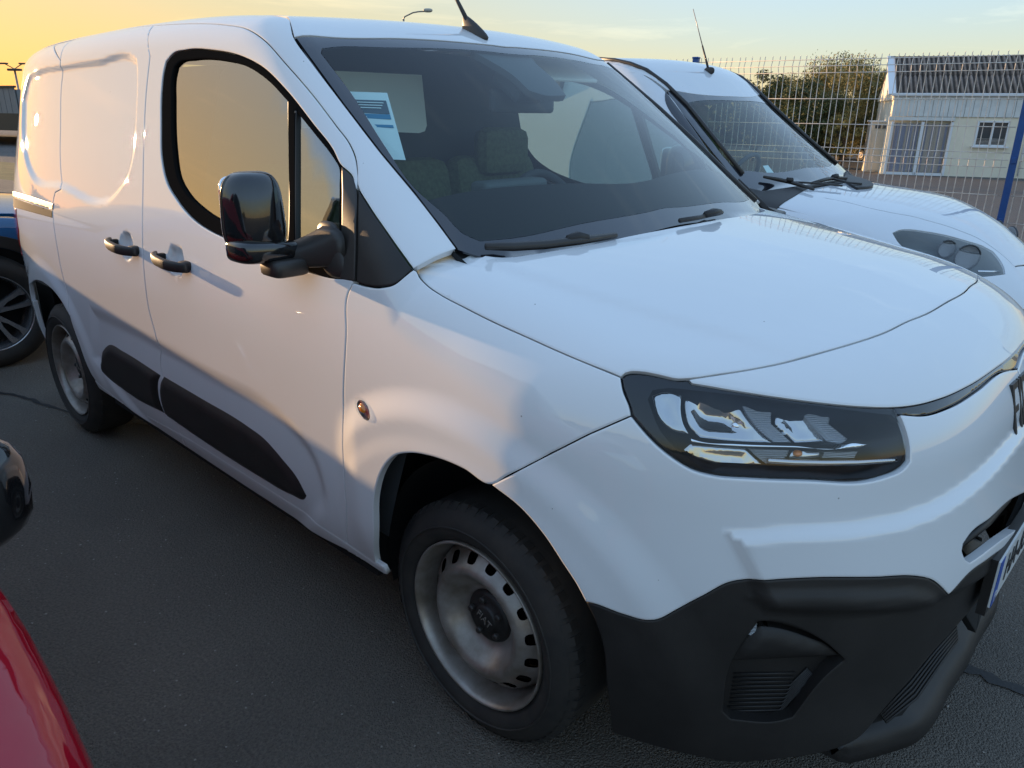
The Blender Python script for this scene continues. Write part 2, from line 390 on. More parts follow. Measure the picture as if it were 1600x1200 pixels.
def paint(name, col, rough=.8, dirt=.09, orange=.0):
    m = bpy.data.materials.new(name); m.use_nodes = True; nt = m.node_tree; b = nt.nodes['Principled BSDF']
    b.inputs['Base Color'].default_value = (*col, 1); b.inputs['Roughness'].default_value = rough
    b.inputs['Coat Weight'].default_value = 1.0; b.inputs['Coat Roughness'].default_value = .025; b.inputs['Coat IOR'].default_value = 1.65; b.inputs['Specular IOR Level'].default_value = .0
    t = nt.nodes.new('ShaderNodeTexCoord')
    # light road dust, more of it low down on the body, and small specks
    n = nt.nodes.new('ShaderNodeTexNoise'); n.inputs['Scale'].default_value = 2.2; n.inputs['Detail'].default_value = 9; n.inputs['Roughness'].default_value = .7
    sp = nt.nodes.new('ShaderNodeSeparateXYZ'); mr = nt.nodes.new('ShaderNodeMapRange')
    mr.inputs['From Min'].default_value = .25; mr.inputs['From Max'].default_value = .8; mr.inputs['To Min'].default_value = .55; mr.inputs['To Max'].default_value = .12
    mu = nt.nodes.new('ShaderNodeMath'); mu.operation = 'MULTIPLY'
    mx = nt.nodes.new('ShaderNodeMixRGB'); mx.inputs[1].default_value = (*col, 1); mx.inputs[2].default_value = (.30, .27, .24, 1)
    nt.links.new(t.outputs['Object'], n.inputs['Vector']); nt.links.new(t.outputs['Object'], sp.inputs[0]); nt.links.new(sp.outputs[2], mr.inputs[0])
    nt.links.new(n.outputs[0], mu.inputs[0]); nt.links.new(mr.outputs[0], mu.inputs[1])
    m2 = nt.nodes.new('ShaderNodeMath'); m2.operation = 'MULTIPLY'; m2.inputs[1].default_value = dirt*4
    nt.links.new(mu.outputs[0], m2.inputs[0]); nt.links.new(m2.outputs[0], mx.inputs[0])
    # scattered specks of dirt
    vo = nt.nodes.new('ShaderNodeTexVoronoi'); vo.inputs['Scale'].default_value = 34; sc_ = nt.nodes.new('ShaderNodeSeparateColor'); g1 = nt.nodes.new('ShaderNodeMath'); g1.operation = 'GREATER_THAN'; g1.inputs[1].default_value = .975
    g2 = nt.nodes.new('ShaderNodeMath'); g2.operation = 'LESS_THAN'; g2.inputs[1].default_value = .065; g3 = nt.nodes.new('ShaderNodeMath'); g3.operation = 'MULTIPLY'; g4 = nt.nodes.new('ShaderNodeMath'); g4.operation = 'MULTIPLY'; g4.inputs[1].default_value = .6
    sx = nt.nodes.new('ShaderNodeMixRGB'); sx.inputs[2].default_value = (.10, .085, .07, 1)
    nt.links.new(t.outputs['Object'], vo.inputs['Vector']); nt.links.new(vo.outputs['Color'], sc_.inputs[0]); nt.links.new(sc_.outputs[0], g1.inputs[0]); nt.links.new(vo.outputs['Distance'], g2.inputs[0])
    nt.links.new(g1.outputs[0], g3.inputs[0]); nt.links.new(g2.outputs[0], g3.inputs[1]); nt.links.new(g3.outputs[0], g4.inputs[0]); nt.links.new(g4.outputs[0], sx.inputs[0]); nt.links.new(mx.outputs[0], sx.inputs[1])
    nt.links.new(sx.outputs[0], b.inputs['Base Color'])
    # coat roughness varies a little with the dust; faint orange peel
    m3 = nt.nodes.new('ShaderNodeMapRange'); m3.inputs['From Min'].default_value = .35; m3.inputs['From Max'].default_value = .7; m3.inputs['To Min'].default_value = .0; m3.inputs['To Max'].default_value = .012
    nt.links.new(n.outputs[0], m3.inputs[0]); nt.links.new(m3.outputs[0], b.inputs['Coat Roughness'])
    n2 = nt.nodes.new('ShaderNodeTexNoise'); n2.inputs['Scale'].default_value = 9; n2.inputs['Detail'].default_value = 1
    bp = nt.nodes.new('ShaderNodeBump'); bp.inputs['Strength'].default_value = .03; bp.inputs['Distance'].default_value = .004
    nt.links.new(t.outputs['Object'], n2.inputs['Vector']); nt.links.new(n2.outputs[0], bp.inputs['Height']); nt.links.new(bp.outputs[0], b.inputs['Coat Normal'])
    return m
M_ = {}
M_['white'] = paint('white_paint', (.78, .785, .785))
M_['white2'] = paint('second_white_paint', (.72, .74, .76))
M_['red'] = paint('red_paint', (.36, .006, .018), rough=.3, dirt=.02)
M_['blue'] = paint('blue_paint', (.01, .09, .22), rough=.3, dirt=.03)
M_['grey'] = paint('grey_paint', (.12, .13, .14), dirt=.03)
M_['silver'] = paint('silver_paint', (.4, .41, .42), dirt=.03)
M_['plastic'] = mat('grained_black_plastic', (.022, .019, .017), .52, bump=.5, bscale=700, var=.35, vscale=9, dist=.0006)
M_['trim'] = mat('satin_trim', (.032, .028, .025), .42, bump=.3, bscale=900, dist=.0004)
M_['gloss'] = mat('gloss_black', (.008, .008, .009), .12, coat=1, coatr=.02)
M_['black'] = mat('matt_black', (.006, .006, .006), .9)
M_['dark'] = mat('dark_interior', (.055, .06, .065), .75, bump=.3, bscale=300)
M_['dash'] = mat('dashboard_grey', (.10, .115, .115), .7, bump=.4, bscale=400)
M_['beige'] = mat('pale_lining', (.66, .64, .58), .9)
M_['fabric'] = mat('seat_fabric', (.13, .15, .07), .95, bump=.7, bscale=500, var=.4, vscale=60)
M_['rubber'] = mat('tyre_rubber', (.018, .017, .016), .72, bump=.4, bscale=90, var=.45, vscale=14, varcol=(.034, .029, .024), dist=.001)
M_['seal'] = mat('rubber_seal', (.010, .010, .010), .9, spec=.0)
M_['steel'] = mat('painted_steel_rim', (.36, .325, .295), .36, metal=.45, var=.35, vscale=12, varcol=(.20, .165, .13))
M_['alloy'] = mat('machined_alloy', (.5, .5, .52), .25, metal=.8)
M_['chrome'] = mat('chrome', (.85, .86, .88), .06, metal=1)
M_['satinchrome'] = mat('headlamp_reflector', (.56, .55, .54), .07, metal=1)
M_['lensrib'] = mat('ribbed_lamp_plastic', (.40, .41, .42), .2, metal=.55, bump=1, bscale=260, dist=.002)
M_['frit'] = mat('black_glass_border', (.012, .013, .018), .1, coat=1, coatr=.01)
M_['wind'] = glass('windscreen_glass', (.80, .92, .91), ior=1.38)
M_['side'] = glass('side_glass', (.34, .42, .37), ior=3.2)
M_['lens'] = glass('lamp_lens', (.93, .95, .96))
M_['tint'] = glass('tinted_glass', (.10, .11, .12))
M_['amber'] = mat('amber_lamp', (.75, .22, .02), .15, coat=1)
M_['redlamp'] = mat('red_lamp', (.35, .008, .01), .12, coat=1)
M_['plate'] = mat('plate_white', (.72, .72, .70), .3)
M_['plateblue'] = mat('plate_blue', (.01, .08, .42), .3)
M_['ink'] = mat('plate_black', (.01, .01, .01), .4)
M_['paper'] = mat('paper', (.62, .70, .70), .8)
M_['paperdark'] = mat('paper_slate', (.06, .09, .12), .8)
M_['paperblue'] = mat('paper_blue', (.02, .18, .32), .8)
M_['bluepost'] = mat('blue_powder_coat', (.012, .075, .27), .38, var=.2, vscale=20)
M_['wire'] = mat('galvanised_wire', (.85, .80, .74), .5, metal=.0, var=.3, vscale=8, varcol=(.60, .48, .38))

_nt = M_['lensrib'].node_tree; _wv = _nt.nodes.new('ShaderNodeTexWave'); _wv.wave_type = 'BANDS'; _wv.bands_direction = 'Z'; _wv.inputs['Scale'].default_value = 95
_bp = [n for n in _nt.nodes if n.type == 'BUMP'][0]; _tc = [n for n in _nt.nodes if n.type == 'TEX_COORD'][0]
_nt.links.new(_tc.outputs['Object'], _wv.inputs['Vector']); _nt.links.new(_wv.outputs[0], _bp.inputs['Height']); _bp.inputs['Distance'].default_value = .0015
M_['mask'] = mat('black_lamp_mask', (.006, .006, .007), .35, spec=.3)
# ------------------------------------------------------------------ white delivery van: the body surface
Wz = Spl([.2, .35, .45, .6, .8, .95, 1.08, 1.2, 1.4, 1.6, 1.75, 1.9], [.83, .888, .905, .915, .920, .921, .908, .882, .83, .778, .735, .68])
Wx = Spl([-3.6, -3.4, -3.2, -3.0, -2.8, -2.5, -1, 0, .25, .4, .55, .7], [-.17, -.1, -.05, -.022, -.008, 0, 0, 0, -.005, -.02, -.05, -.10])
Fz = Spl([.18, .28, .4, .5, .65, .75, .85, .95, 1.02, 1.1, 1.25], [.90, .93, .925, .925, .925, .91, .895, .882, .865, .835, .77])
Gy = Spl([0, .2, .35, .45, .55, .65, .75, .85, .95], [0, .005, .022, .048, .092, .16, .255, .39, .6])
Hc = Spl([-.6, -.25, 0, .2, .4, .6, .7, .8, .9], [1.24, 1.225, 1.205, 1.19, 1.17, 1.14, 1.12, 1.095, 1.06])
Hy = Spl([0, .3, .5, .65, .75, .85, .95], [0, .006, .018, .036, .053, .08, .13])
Ws = Spl([-.3, 0, .35, .72, 1.0], [.99, 1.20, 1.455, 1.712, 1.90])
Rf = Spl([-3.5, -3.2, -2.5, -1.6, -1.1, -.7, -.3], [1.755, 1.785, 1.815, 1.82, 1.80, 1.75, 1.66])
def FH0(P):      # wings and bonnet carried on under the windscreen
    x, y, z = P[..., 0], np.abs(P[..., 1]), P[..., 2]
    fs = (y-(Wz(z)+Wx(x)))*.97
    ff = (x-(Fz(z)-Gy(y)))*.85
    fh = (z-(Hc(x)-Hy(y)*(.5+1.1*sst(-.2, .65, x))))
    return smax(smax(fs, fh, .145), ff, .16)
def F0(P):
    x, y, z = P[..., 0], np.abs(P[..., 1]), P[..., 2]
    fs = (y-(Wz(z)+Wx(x)))*.97
    ff = (x-(Fz(z)-Gy(y)))*.85
    fh = (z-(Hc(x)-Hy(y)*(.5+1.1*sst(-.2, .65, x))))
    t = -.25*y*y-x
    fw = (z-Ws(t))*.82
    fr = z-(Rf(x)-.055*y*y)
    fc = smax(fw, fr, .06)
    ft = np.minimum(fc, fh)
    fb = -(x+3.5)
    k = .09+.06*sst(-.08, .08, fc-fh)
    return smax(smax(smax(fs, ft, k), ff, .16), fb, .15)
def S(*pts): return surf(F0, pts)
# stamped features, as signed inside-distances of outlines in side view (x, z) or front-oblique view
def flat(P3, ax): return P3[:, ax]
REC = S((41, 124), (58, 108), (98, 99), (150, 91), (206, 83.5), (214, 90), (215, 105), (213.5, 175), (208, 245), (200, 278), (184, 304), (168, 320), (158, 322), (94, 297), (50, 283), (38, 252), (33, 210), (34, 157))[:, [0, 2]]
REC = smooth_loop(REC, .03)
RDG = S((138, 474), (210, 507), (280, 546), (350, 584), (420, 623), (462, 662), (497, 715), (515, 790))[:, [0, 2]]
RDG = smooth_loop(np.concatenate([RDG, [[-.62, .36], [-2.1, .36], [-2.3, .5]]]), .04, 60)
LED = S((1124, 826), (1230, 818), (1400, 799), (1462, 776), (1505, 748), (1545, 712), (1575, 678))
OB = np.array([.70, -.70, .1]); OB /= np.linalg.norm(OB); OA = np.cross([0, 0, 1], OB); OA /= np.linalg.norm(OA); OBB = np.cross(OB, OA)
def ob(P):
    Q = P.copy(); Q[..., 1] = -np.abs(Q[..., 1]); return np.stack([Q@OA, Q@OBB], -1)
LEB = ob(S((1190, 960), (1158, 895))); LED2 = ob(LED); LED2 = smooth_loop(np.concatenate([LED2, [[LED2[-1, 0]+.4, LED2[-1, 1]], [LED2[-1, 0]+.4, LEB[0, 1]-.05]], LEB]), .03, 35)
NOS = smooth_loop(ob(S((1418, 652), (1462, 650), (1480, 690), (1496, 742), (1482, 752), (1428, 724))), .02)
PKL = ((1186, 972), (1163, 1003), (1142, 1040), (1130, 1112), (1143, 1124), (1215, 1127), (1238, 1121), (1295, 1052), (1320, 1031), (1282, 1000), (1205, 972))
BMP = smooth_loop(ob(S((1171, 912), (1260, 909), (1366, 908), (1430, 906), (1455, 915), (1470, 945), (1440, 955), (1300, 958), (1190, 958), (1160, 935))), .03)
cl = S((795, 422), (875, 448), (1000, 486), (1150, 530)); CRX = Spl([-.3]+list(cl[:, 0])+[.62], [.72]+list(-cl[:, 1])+[.58])
def sdin(Q, poly, lim):
    s = Q.shape[:-1]; q = Q.reshape(-1, 2); o = np.zeros(len(q)); mn = poly.min(0)-.001; mx_ = poly.max(0)+.001
    m = np.all((q > mn) & (q < mx_), 1)
    if m.any():
        qq = q[m]; ins = inpoly(qq, poly); dd = np.zeros(len(qq))
        if ins.any(): dd[ins] = pdist(qq[ins], poly)
        o[m] = dd
    return o.reshape(s)
HND = [(-1.31, 1.055), (-1.70, 1.055)]
def disp(P):
    x, y, z = P[..., 0], np.abs(P[..., 1]), P[..., 2]; d = np.zeros(x.shape)
    side = sst(.45, .62, y)
    Q = np.stack([x, z], -1)
    s = sdin(Q, REC, .1)
    if np.any(s > 0): d -= side*.013*sst(.002, .032, s)
    s = sdin(Q, RDG, .1)
    if np.any(s > 0): d -= side*.013*sst(0, .07, s)
    for hx, hz in HND:     # finger cups behind the door handles
        e = ((x-hx)/.058)**2+((z-hz)/.052)**2
        d -= side*.024*sst(1.0, .25, e)*(y > .7)
    # wheel-arch flares
    for cx, cz, r1, a in ((.0, .33, .535, .017), (-2.785, .33, .47, .010)):
        r = np.sqrt((x-cx)**2*.92+(z-cz)**2*1.0)
        fl = sst(r1+.085, r1, r)*sst(.30, .5, z)*(sst(-.47, -.33, x) if cx > -1 else 1)
        d += side*a*fl
        d += side*.003*sst(.51, .46, r)*sst(.3, .45, z)*(cx > -1)
    # raised middle of the bonnet
    yc = CRX(np.clip(x, -.3, .62)); m = sst(.80, .95, z)*sst(-.35, -.1, x)*(x < .8)
    d += .007*sst(.022, -.022, y-yc)*m*sst(.64, .46, x)
    front = sst(.25, .40, x)
    if np.any(front > 0):
        o_ = ob(P)
        s = sdin(o_, LED2, .1); d += front*.017*sst(0, .034, s)
        s = sdin(o_, BMP, .1); d += front*.009*sst(0, .03, s)
    return d
def FV(P): return F0(P)-disp(P)
def S(*pts): return surf(FV, pts)
def FHV(P): return FH0(P)-disp(P)
def SH(*pts): return surf(FHV, pts)

van = thing('delivery_van', 'big white panel van in the foreground with black lower bumper and steel wheels', 'van')
WH = M_['white']; dS = (0, .93, -.36)
arch_f = S((589.6, 889.5), (584, 839), (585, 775), (596, 737), (617, 713), (639, 708.6), (671, 713), (724, 733), (767, 757.7))
arch_f2 = S((767, 757.7), (809.5, 791), (847, 833.5), (879, 881.5), (900, 913.5), (914.5, 941))
arch_f3 = S((914.5, 941), (928, 968), (937.6, 993.6), (948, 1074), (956, 1146))
sillf = S((541, 863), (589, 889.5))
seam_fd = S((543, 461), (541, 520), (537, 625), (537, 730), (541, 800), (545, 863))
quart_low = S((551, 442), (575, 448), (596, 449.5), (617, 444), (632, 432), (646, 421))
hoodside = SH((651, 424), (655, 432.5), (667.5, 446), (687.5, 460), (725, 480), (775, 505), (825, 527.5), (875, 550), (925, 571), (970, 589.5))
hoodsideW = S((651, 424), (655, 432.5), (667.5, 446), (687.5, 460), (725, 480), (775, 505), (825, 527.5), (875, 550), (925, 571), (970, 589.5))
hl_left = S((970, 589.5), (973, 609), (984, 639), (986, 650))
seam_bf = S(*[(np.interp(k, [0, 3, 6.5, 10], [986, 920, 845, 767]), np.interp(k, [0, 3, 6.5, 10], [650, 679, 717, 757.7])) for k in range(11)])
def cat(*a):
    out = [a[0]]
    for q in a[1:]:
        q = np.asarray(q)
        if np.linalg.norm(out[-1][-1]-q[0]) < .004: q = q[1:]
        out.append(q)
    r = np.concatenate(out)
    if np.linalg.norm(r[0]-r[-1]) < .004: r = r[:-1]
    return r
rv = lambda a: a[::-1]
# front wing
panel('front_wing', FV, cat(seam_fd[::1], rv(arch_f)[::-1] if False else S((545, 863), (589.6, 889.5)), arch_f, rv(seam_bf), rv(hl_left), rv(hoodsideW), rv(quart_low), S((551, 442), (543, 461))),
      (0, .8, -.6), WH, van, both=True, h=.0125)
# bonnet
hoodrear = SH((651, 419), (670, 407.5), (695, 395), (715, 389.5), (735, 394), (755, 398), (775, 401), (800, 401), (825, 397.5), (875, 389.5), (930, 380), (980, 369))
hoodrear = np.concatenate([hoodrear, [[-.022, 0, 1.21]]])
seamh = S((1075, 592), (1132, 583), (1217, 567.6), (1302, 544.6), (1379, 520), (1421, 500), (1442, 492))
seamh = np.concatenate([seamh, [[.693, 0, 1.117]]])
hltop = S((970, 589.5), (977, 584), (996.5, 581.6), (1030.5, 587), (1060, 593), (1075, 592))
near = cat(rv(hoodrear), hoodside, hltop, seamh)
panel('bonnet', FHV, symloop(near), (0, 0, -1), WH, van, h=.024)
# nose panel between the bonnet seam and the black strip
st_t = S((1081.5, 598.6), (1158, 611.4), (1260, 626), (1345, 634.7), (1400, 636), (1430, 633), (1472.5, 622), (1515, 603), (1557, 576))
st_t = np.concatenate([st_t, [[.8445, 0, 1.018]]])
near = cat(rv(seamh), st_t)
panel('nose_panel', FV, symloop(near), (-.75, 0, -.66), WH, van, h=.024, rd=.003)
st_b = S((1406, 647.5), (1443, 649.6), (1485, 637), (1528, 611), (1565, 582))
st_b = np.concatenate([st_b, [[.857, 0, .992]]])
panel('nose_strip', FV, symloop(cat(rv(st_t[4:]), st_b)), (-.9, 0, -.4), M_['gloss'], van, h=.02, push=-.004, hs=.02)
# white upper bumper, with the slot of the upper grille
hl_low = S((986, 650), (1001, 669), (1026, 696), (1056, 719.7), (1081.5, 734.6), (1111, 743), (1175, 748.6), (1260, 751.6), (1362, 752), (1387.5, 745), (1413, 732.5), (1421.5, 722), (1421.5, 698.5), (1413, 664.5), (1406, 647.5))
g_t = S((1504, 861), (1506, 850), (1515, 836.6), (1549, 809), (1570, 789)); g_t = np.concatenate([g_t, [[.915, 0, .718]]])
g_b = S((1504, 861), (1508, 872), (1516, 879), (1557.5, 849)); g_b = np.concatenate([g_b, [[.924, 0, .640]]])
w_b = S((914.5, 941), (920, 942), (975, 961), (1010, 970), (1022, 969.6), (1056, 954), (1098.5, 931.4), (1141, 910), (1171, 906), (1260, 903.7), (1366, 902.5), (1430, 900.8), (1455.5, 906), (1472.5, 918.6), (1482, 930), (1515, 896), (1545, 874))
w_b = np.concatenate([w_b, [[.925, 0, .612]]])
# near outline from middle (strip) .. to middle (below the slot); the slot is a hole closed across the middle
near = cat(rv(st_b), rv(hl_low), seam_bf, arch_f2, w_b)
gl = symloop(cat(rv(g_t), g_b))
panel('front_bumper', FV, symloop(near)[:], (-1, 0, 0), WH, van, holes=[gl], h=.02) if False else None
def halfpanel(name, F, near, d, mat_, **kw):
    """half sheet cut at the middle plane, mirrored into the same mesh"""
    near = np.array(near, float); pu = kw.get('push', 0); out = []
    for i in range(len(near)):      # keep the cut exactly on the middle plane, with points between
        a, b = near[i], near[(i+1) % len(near)]; out.append(a)
        if abs(a[1]) < .004 and abs(b[1]) < .004 and abs(a[2]-b[2]) > .04:
            k = int(abs(a[2]-b[2])/.02); out += [a+(b-a)*j/k for j in range(1, k)]
    near = np.array(out); m = np.abs(near[:, 1]) < .004
    if m.any():
        O = near[m].copy(); O[:, 0] = 1.3; O[:, 1] = .0014; near[m] = cast(lambda P: F(P)-pu, O, np.broadcast_to([-1., 0, 0], O.shape))
    o = panel(name, F, near, d, mat_, van, **kw)
    me = o.data; n = len(me.vertices); V = np.empty(n*3); me.vertices.foreach_get('co', V); V = V.reshape(-1, 3)
    fs = [tuple(p.vertices) for p in me.polygons]
    nl = np.empty(len(me.loops)*3); me.corner_normals.foreach_get('vector', nl); nl = nl.reshape(-1, 3)
    nv = np.zeros((n, 3)); 
    lv = np.empty(len(me.loops), int); me.loops.foreach_get('vertex_index', lv); nv[lv] = nl
    # drop the lip faces on the middle plane
    keep = [f for f in fs if not (len(f) == 4 and all(abs(V[i, 1]) < .012 for i in f))]
    V2 = V*MIR; W = np.concatenate([V, V2]); F2 = keep+[tuple(i+n for i in f[::-1]) for f in keep]
    nm = o.name; mt = me.materials[0]; bpy.data.objects.remove(o)
    return mk(name, W, F2, mt, van, normals=np.concatenate([nv, nv*MIR]))
OBD = (-.72, .66, -.2)
def mid(a, y=.0022): a = np.array(a); a[np.abs(a[:, 1]) < 1e-6, 1] = y; return a
halfpanel('front_bumper', FV, mid(cat(rv(st_b), rv(hl_low), seam_bf, arch_f2, w_b, rv(g_b), g_t[1:])), OBD, WH, h=.0115)
# black lower bumper: corner and side
b_low = S((956, 1146), (990, 1157), (1026, 1168), (1080, 1181), (1132, 1191), (1220, 1187), (1290, 1176), (1345, 1152))
lg_l = S((1345, 1152), (1375, 1118), (1425, 1060), (1465, 1012), (1500, 975), (1517, 955)); lg_t = np.concatenate([lg_l, [[.925, 0, .455]]])
halfpanel('lower_bumper', FV, mid(cat(w_b[:-1], [[.925, 0, .611]], rv(lg_t), rv(b_low), rv(arch_f3))), OBD, M_['plastic'], holes=[S(*PKL)], h=.0105, push=-.001, lip=.036)
panel('bumper_pocket', F0, S(*PKL), OBD, M_['plastic'], van, both=True, push=-.034, gap=-.01, h=.02, lip=0, rd=0)
halfpanel('lower_grille', FV, mid(cat(S((1345, 1150)), lg_l[1:], [[.925, 0, .455]], [[.93, 0, .31]], rv(S((1400, 1134), (1421, 1130), (1442, 1102), (1477, 1046), (1501, 1011), (1519, 962))))), OBD, M_['black'], h=.03, push=-.02)
lo = np.array([onplane(a, b, 2, .235) for a, b in ((1300, 1187), (1350, 1176), (1400, 1162), (1424, 1154), (1445, 1140), (1483, 1080), (1515, 1021), (1541, 975), (1564, 934))])
li = np.array([onplane(a, b, 2, .275) for a, b in ((1300, 1180), (1345, 1150), (1390, 1134), (1418, 1130), (1442, 1102), (1477, 1046), (1501, 1011), (1519, 955), (1540, 905))])
def extend(a):
    b = a[a[:, 1] < -.02]; e = b[-1].copy(); e[1] = 0; e[0] = e[0]+.004; return np.concatenate([b, [e]])
lo = extend(lo); li = extend(li); n_ = 26
def resamp(a, n):
    d = np.r_[0, np.cumsum(np.linalg.norm(np.diff(a, axis=0), axis=1))]; t = np.linspace(0, d[-1], n)
    return np.stack([Spl(d, a[:, k])(t) for k in range(3)], 1)
lo = resamp(lo, n_); li = resamp(li, n_); V = []; 
lo[0] = li[0]-[.02, -.02, .0]; lo[1] = lo[1]*.5+li[1]*.5; rings = [li-[.07, 0, -.02], li, li+(lo-li)*.86+[0, 0, .012], lo, lo-[0, 0, .022], lo-[.09, 0, .03]]
for sg in (1, -1):
    for k in (range(n_) if sg == 1 else range(n_-2, -1, -1)):
        for r_ in rings: V.append(r_[k]*[1, sg, 1])
m_ = len(rings); tot = len(V)//m_
mk('front_lip', V, [(k*m_+j, k*m_+j+1, (k+1)*m_+j+1, (k+1)*m_+j) for k in range(tot-1) for j in range(m_-1)], M_['plastic'], van, smooth=True)
# slats of the lower grille
for k in range(6):
    t = (k+.6)/6.3
    a = S(*[(q[0]+(r_[0]-q[0])*t, q[1]+(r_[1]-q[1])*t) for q, r_ in zip([(1378, 1114), (1425, 1060), (1465, 1012), (1500, 975), (1517, 957)], [(1392, 1134), (1440, 1098), (1476, 1044), (1503, 1005), (1519, 962)])])
    a = a[:-1]-[.008, 0, 0]; tube('grille_slat', a, .003, M_['plastic'], van, n=6); tube('grille_slat', a*MIR, .003, M_['plastic'], van, n=6)
# upper grille back and bar
halfpanel('grille_recess', F0, mid(cat(rv(g_t), g_b)), OBD, M_['black'], push=-.045, h=.03, gap=-.01, lip=0)
bar = [(g_t[i]+g_b[min(i, len(g_b)-1)])/2-np.array([.028, 0, 0]) for i in range(1, 3)]
tube('grille_bar', [np.array([.875, -.33, .695]), np.array([.892, -.16, .683]), np.array([.897, 0, .68]), np.array([.892, .16, .683]), np.array([.875, .33, .695])], .011, M_['plastic'], van, n=8)
# corner pocket with its fin, slats and fog lamp
PK3 = dict(fin=((1190, 982), (1212, 984), (1276, 1003), (1292, 1009), (1318, 1029), (1230, 1034), (1143, 1037), (1152, 1018), (1168, 999)))
panel('bumper_fin', F0, S(*PK3['fin']), OBD, M_['plastic'], van, both=True, push=-.012, h=.015, prof=lambda s, uv, P: .010*sst(.0, .02, s), lip=.03)
panel('fog_lamp', F0, S((1172, 984), (1176, 975), (1183, 972), (1187, 977), (1185, 990), (1178, 998), (1171, 996)), OBD, M_['lensrib'], van, both=True, push=-.010, h=.01, hs=.006, lip=.01)
for k in range(11):
    t = k/10.; y0 = 1053+t*64; xl = 1147-t*11; xr = 1243-t*27; 
    pts = [(xl, y0), ((xl+xr)/2, y0-.5), (xr, y0-1.5)]
    if k > 2: pts += [(xr+14+k*4.2, y0-14-k*4.8)]
    q = surf(lambda P: F0(P)+.031, pts); nrm = grad(F0, q)*0; q = q-nrm*.031
    tube('vent_slat', q, .0022, M_['plastic'], van, n=5); tube('vent_slat', q*MIR, .0022, M_['plastic'], van, n=5)
# front sensor caps
# doors
win_out = ((255.5, 110), (259, 96), (268, 85), (290.5, 77.5), (332.5, 78), (378, 88), (413, 107), (448, 142), (490, 195), (520, 234), (531, 256), (551, 277), (553, 300), (553.5, 367), (551, 441), (528, 435.5), (480, 424.5), (420, 402), (352, 372.5), (320, 356), (304.5, 345), (276.5, 313), (259, 281), (252, 245), (251, 196), (252, 140))
fd_top = S((241, 39.4), (246, 39), (252, 38.6), (297, 36.5), (350, 38.5), (385, 45), (413, 63), (448, 101.5), (490, 150), (525, 196), (546, 224), (555, 245), (558, 264))
bs = S((241, 39.4), (234.5, 87.5), (228, 150.5), (225, 217), (223, 315), (223, 380), (226, 432.5), (233, 485), (245, 530.5), (251, 576), (259, 612), (276.5, 656.5), (290, 698))
fd_bot = S((290, 698), (350, 738), (420, 784), (500, 839), (545, 862))
fdoor_out = cat(fd_top, S((558, 264), (558, 291), (555, 301.6), (553.7, 367.5), (551.6, 441), (543, 460)), seam_fd, rv(fd_bot), rv(bs))
panel('front_door', FV, fdoor_out, dS, WH, van, holes=[S(*win_out[:13], (549, 300), (549, 435), *win_out[15:])], both=True, h=.02, hs=.012)
sr = S((94.5, 94.5), (95.5, 140), (94.5, 196), (94, 245), (95.5, 290), (95, 296), (86, 301), (83, 315), (84, 350), (89, 385), (95.5, 420), (101, 443), (106, 470), (109, 494))
sd_top = S((94.5, 94.5), (97, 80), (102, 71), (112, 63.5), (140, 54.5), (192, 45), (228, 40.2), (241, 39.4))
arch_r = S((47, 470), (46, 450), (50, 441), (58, 438), (70, 443), (91, 464), (109, 494), (126, 544.5), (143.5, 586.5), (157.5, 614.5))
panel('sliding_door', FV, cat(sd_top, bs, rv(S((168, 613), (245, 668), (290, 698))), S((168, 613), (157.5, 605)), rv(arch_r[6:9]), rv(sr)), dS, WH, van, both=True, h=.0125)
# rear quarter
rq = cat(sr[:13], rv(arch_r[:7]), [[-3.10, -.86, .60], [-3.12, -.85, .34], [-3.42, -.80, .34]], [[-3.44, -.77, .8], [-3.43, -.72, 1.3], [-3.40, -.67, 1.62], [-3.36, -.63, 1.73], [-3.0, -.655, 1.752], [-2.5, -.67, 1.765]], S((85, 72)))
panel('rear_quarter', FV, rq, (.25, .93, -.3), WH, van, both=True, h=.0125)
# sill
panel('sill', FV, [[-2.36, -.9, .385], [-2.30, -.9, .372], [-1.4, -.9, .369], [-.33, -.9, .366], [-.302, -.9, .366], [-.302, -.9, .337], [-1.4, -.9, .337], [-2.36, -.9, .337]], (0, 1, -.05), WH, van, both=True, h=.03, push=.003, rd=.005, lip=.012)
# body side frame: A-pillar and cant rail
wsn = S((714, 388.5), (693, 357), (647.5, 301), (595, 238), (535.5, 161), (490, 101.5), (459, 58))
rail_in = np.array([[-1.0, -.625, 1.745], [-1.5, -.63, 1.78], [-2.2, -.63, 1.785], [-3.0, -.62, 1.77], [-3.36, -.60, 1.745]])
railj = surf(F0, [(459, 58)]); railj = cast(F0, (railj*np.array([[.66], [.33]])+rail_in[0]*np.array([[.34], [.67]]))+[0, 0, .3], np.array([[0, 0, -1.]]*2))
pill = cat(S((646, 420), (660, 412), (685, 399), (714, 388.5)), wsn, railj, rail_in, [[-3.36, -.63, 1.73], [-3.0, -.655, 1.752], [-2.5, -.67, 1.765]], S((85, 72)), sr[:1], sd_top[1:-1], fd_top[:], S((558, 264), (559, 290), (575, 319), (607, 366)))
panel('side_frame', FV, pill, (.3, .75, -.75), WH, van, both=True, h=.022, hs=.012)
# roof
wst = S((459, 58), (525, 58), (630, 59.5), (679, 62), (740, 67), (770, 70)); wst = np.concatenate([wst, [[-.727, 0, 1.716]]])
panel('roof', FV, symloop(cat(rv(wst), railj, rail_in, [[-3.40, 0, 1.765]])), (0, 0, -1), WH, van, h=.035)
# black quarter trim ahead of the door
panel('quarter_trim', FV, S((559, 295), (575, 321), (607, 367.5), (643, 419), (632, 431), (617, 443), (596, 448), (575, 447), (556, 441.5), (557.5, 367)), dS, M_['plastic'], van, both=True, h=.02, push=-.001)
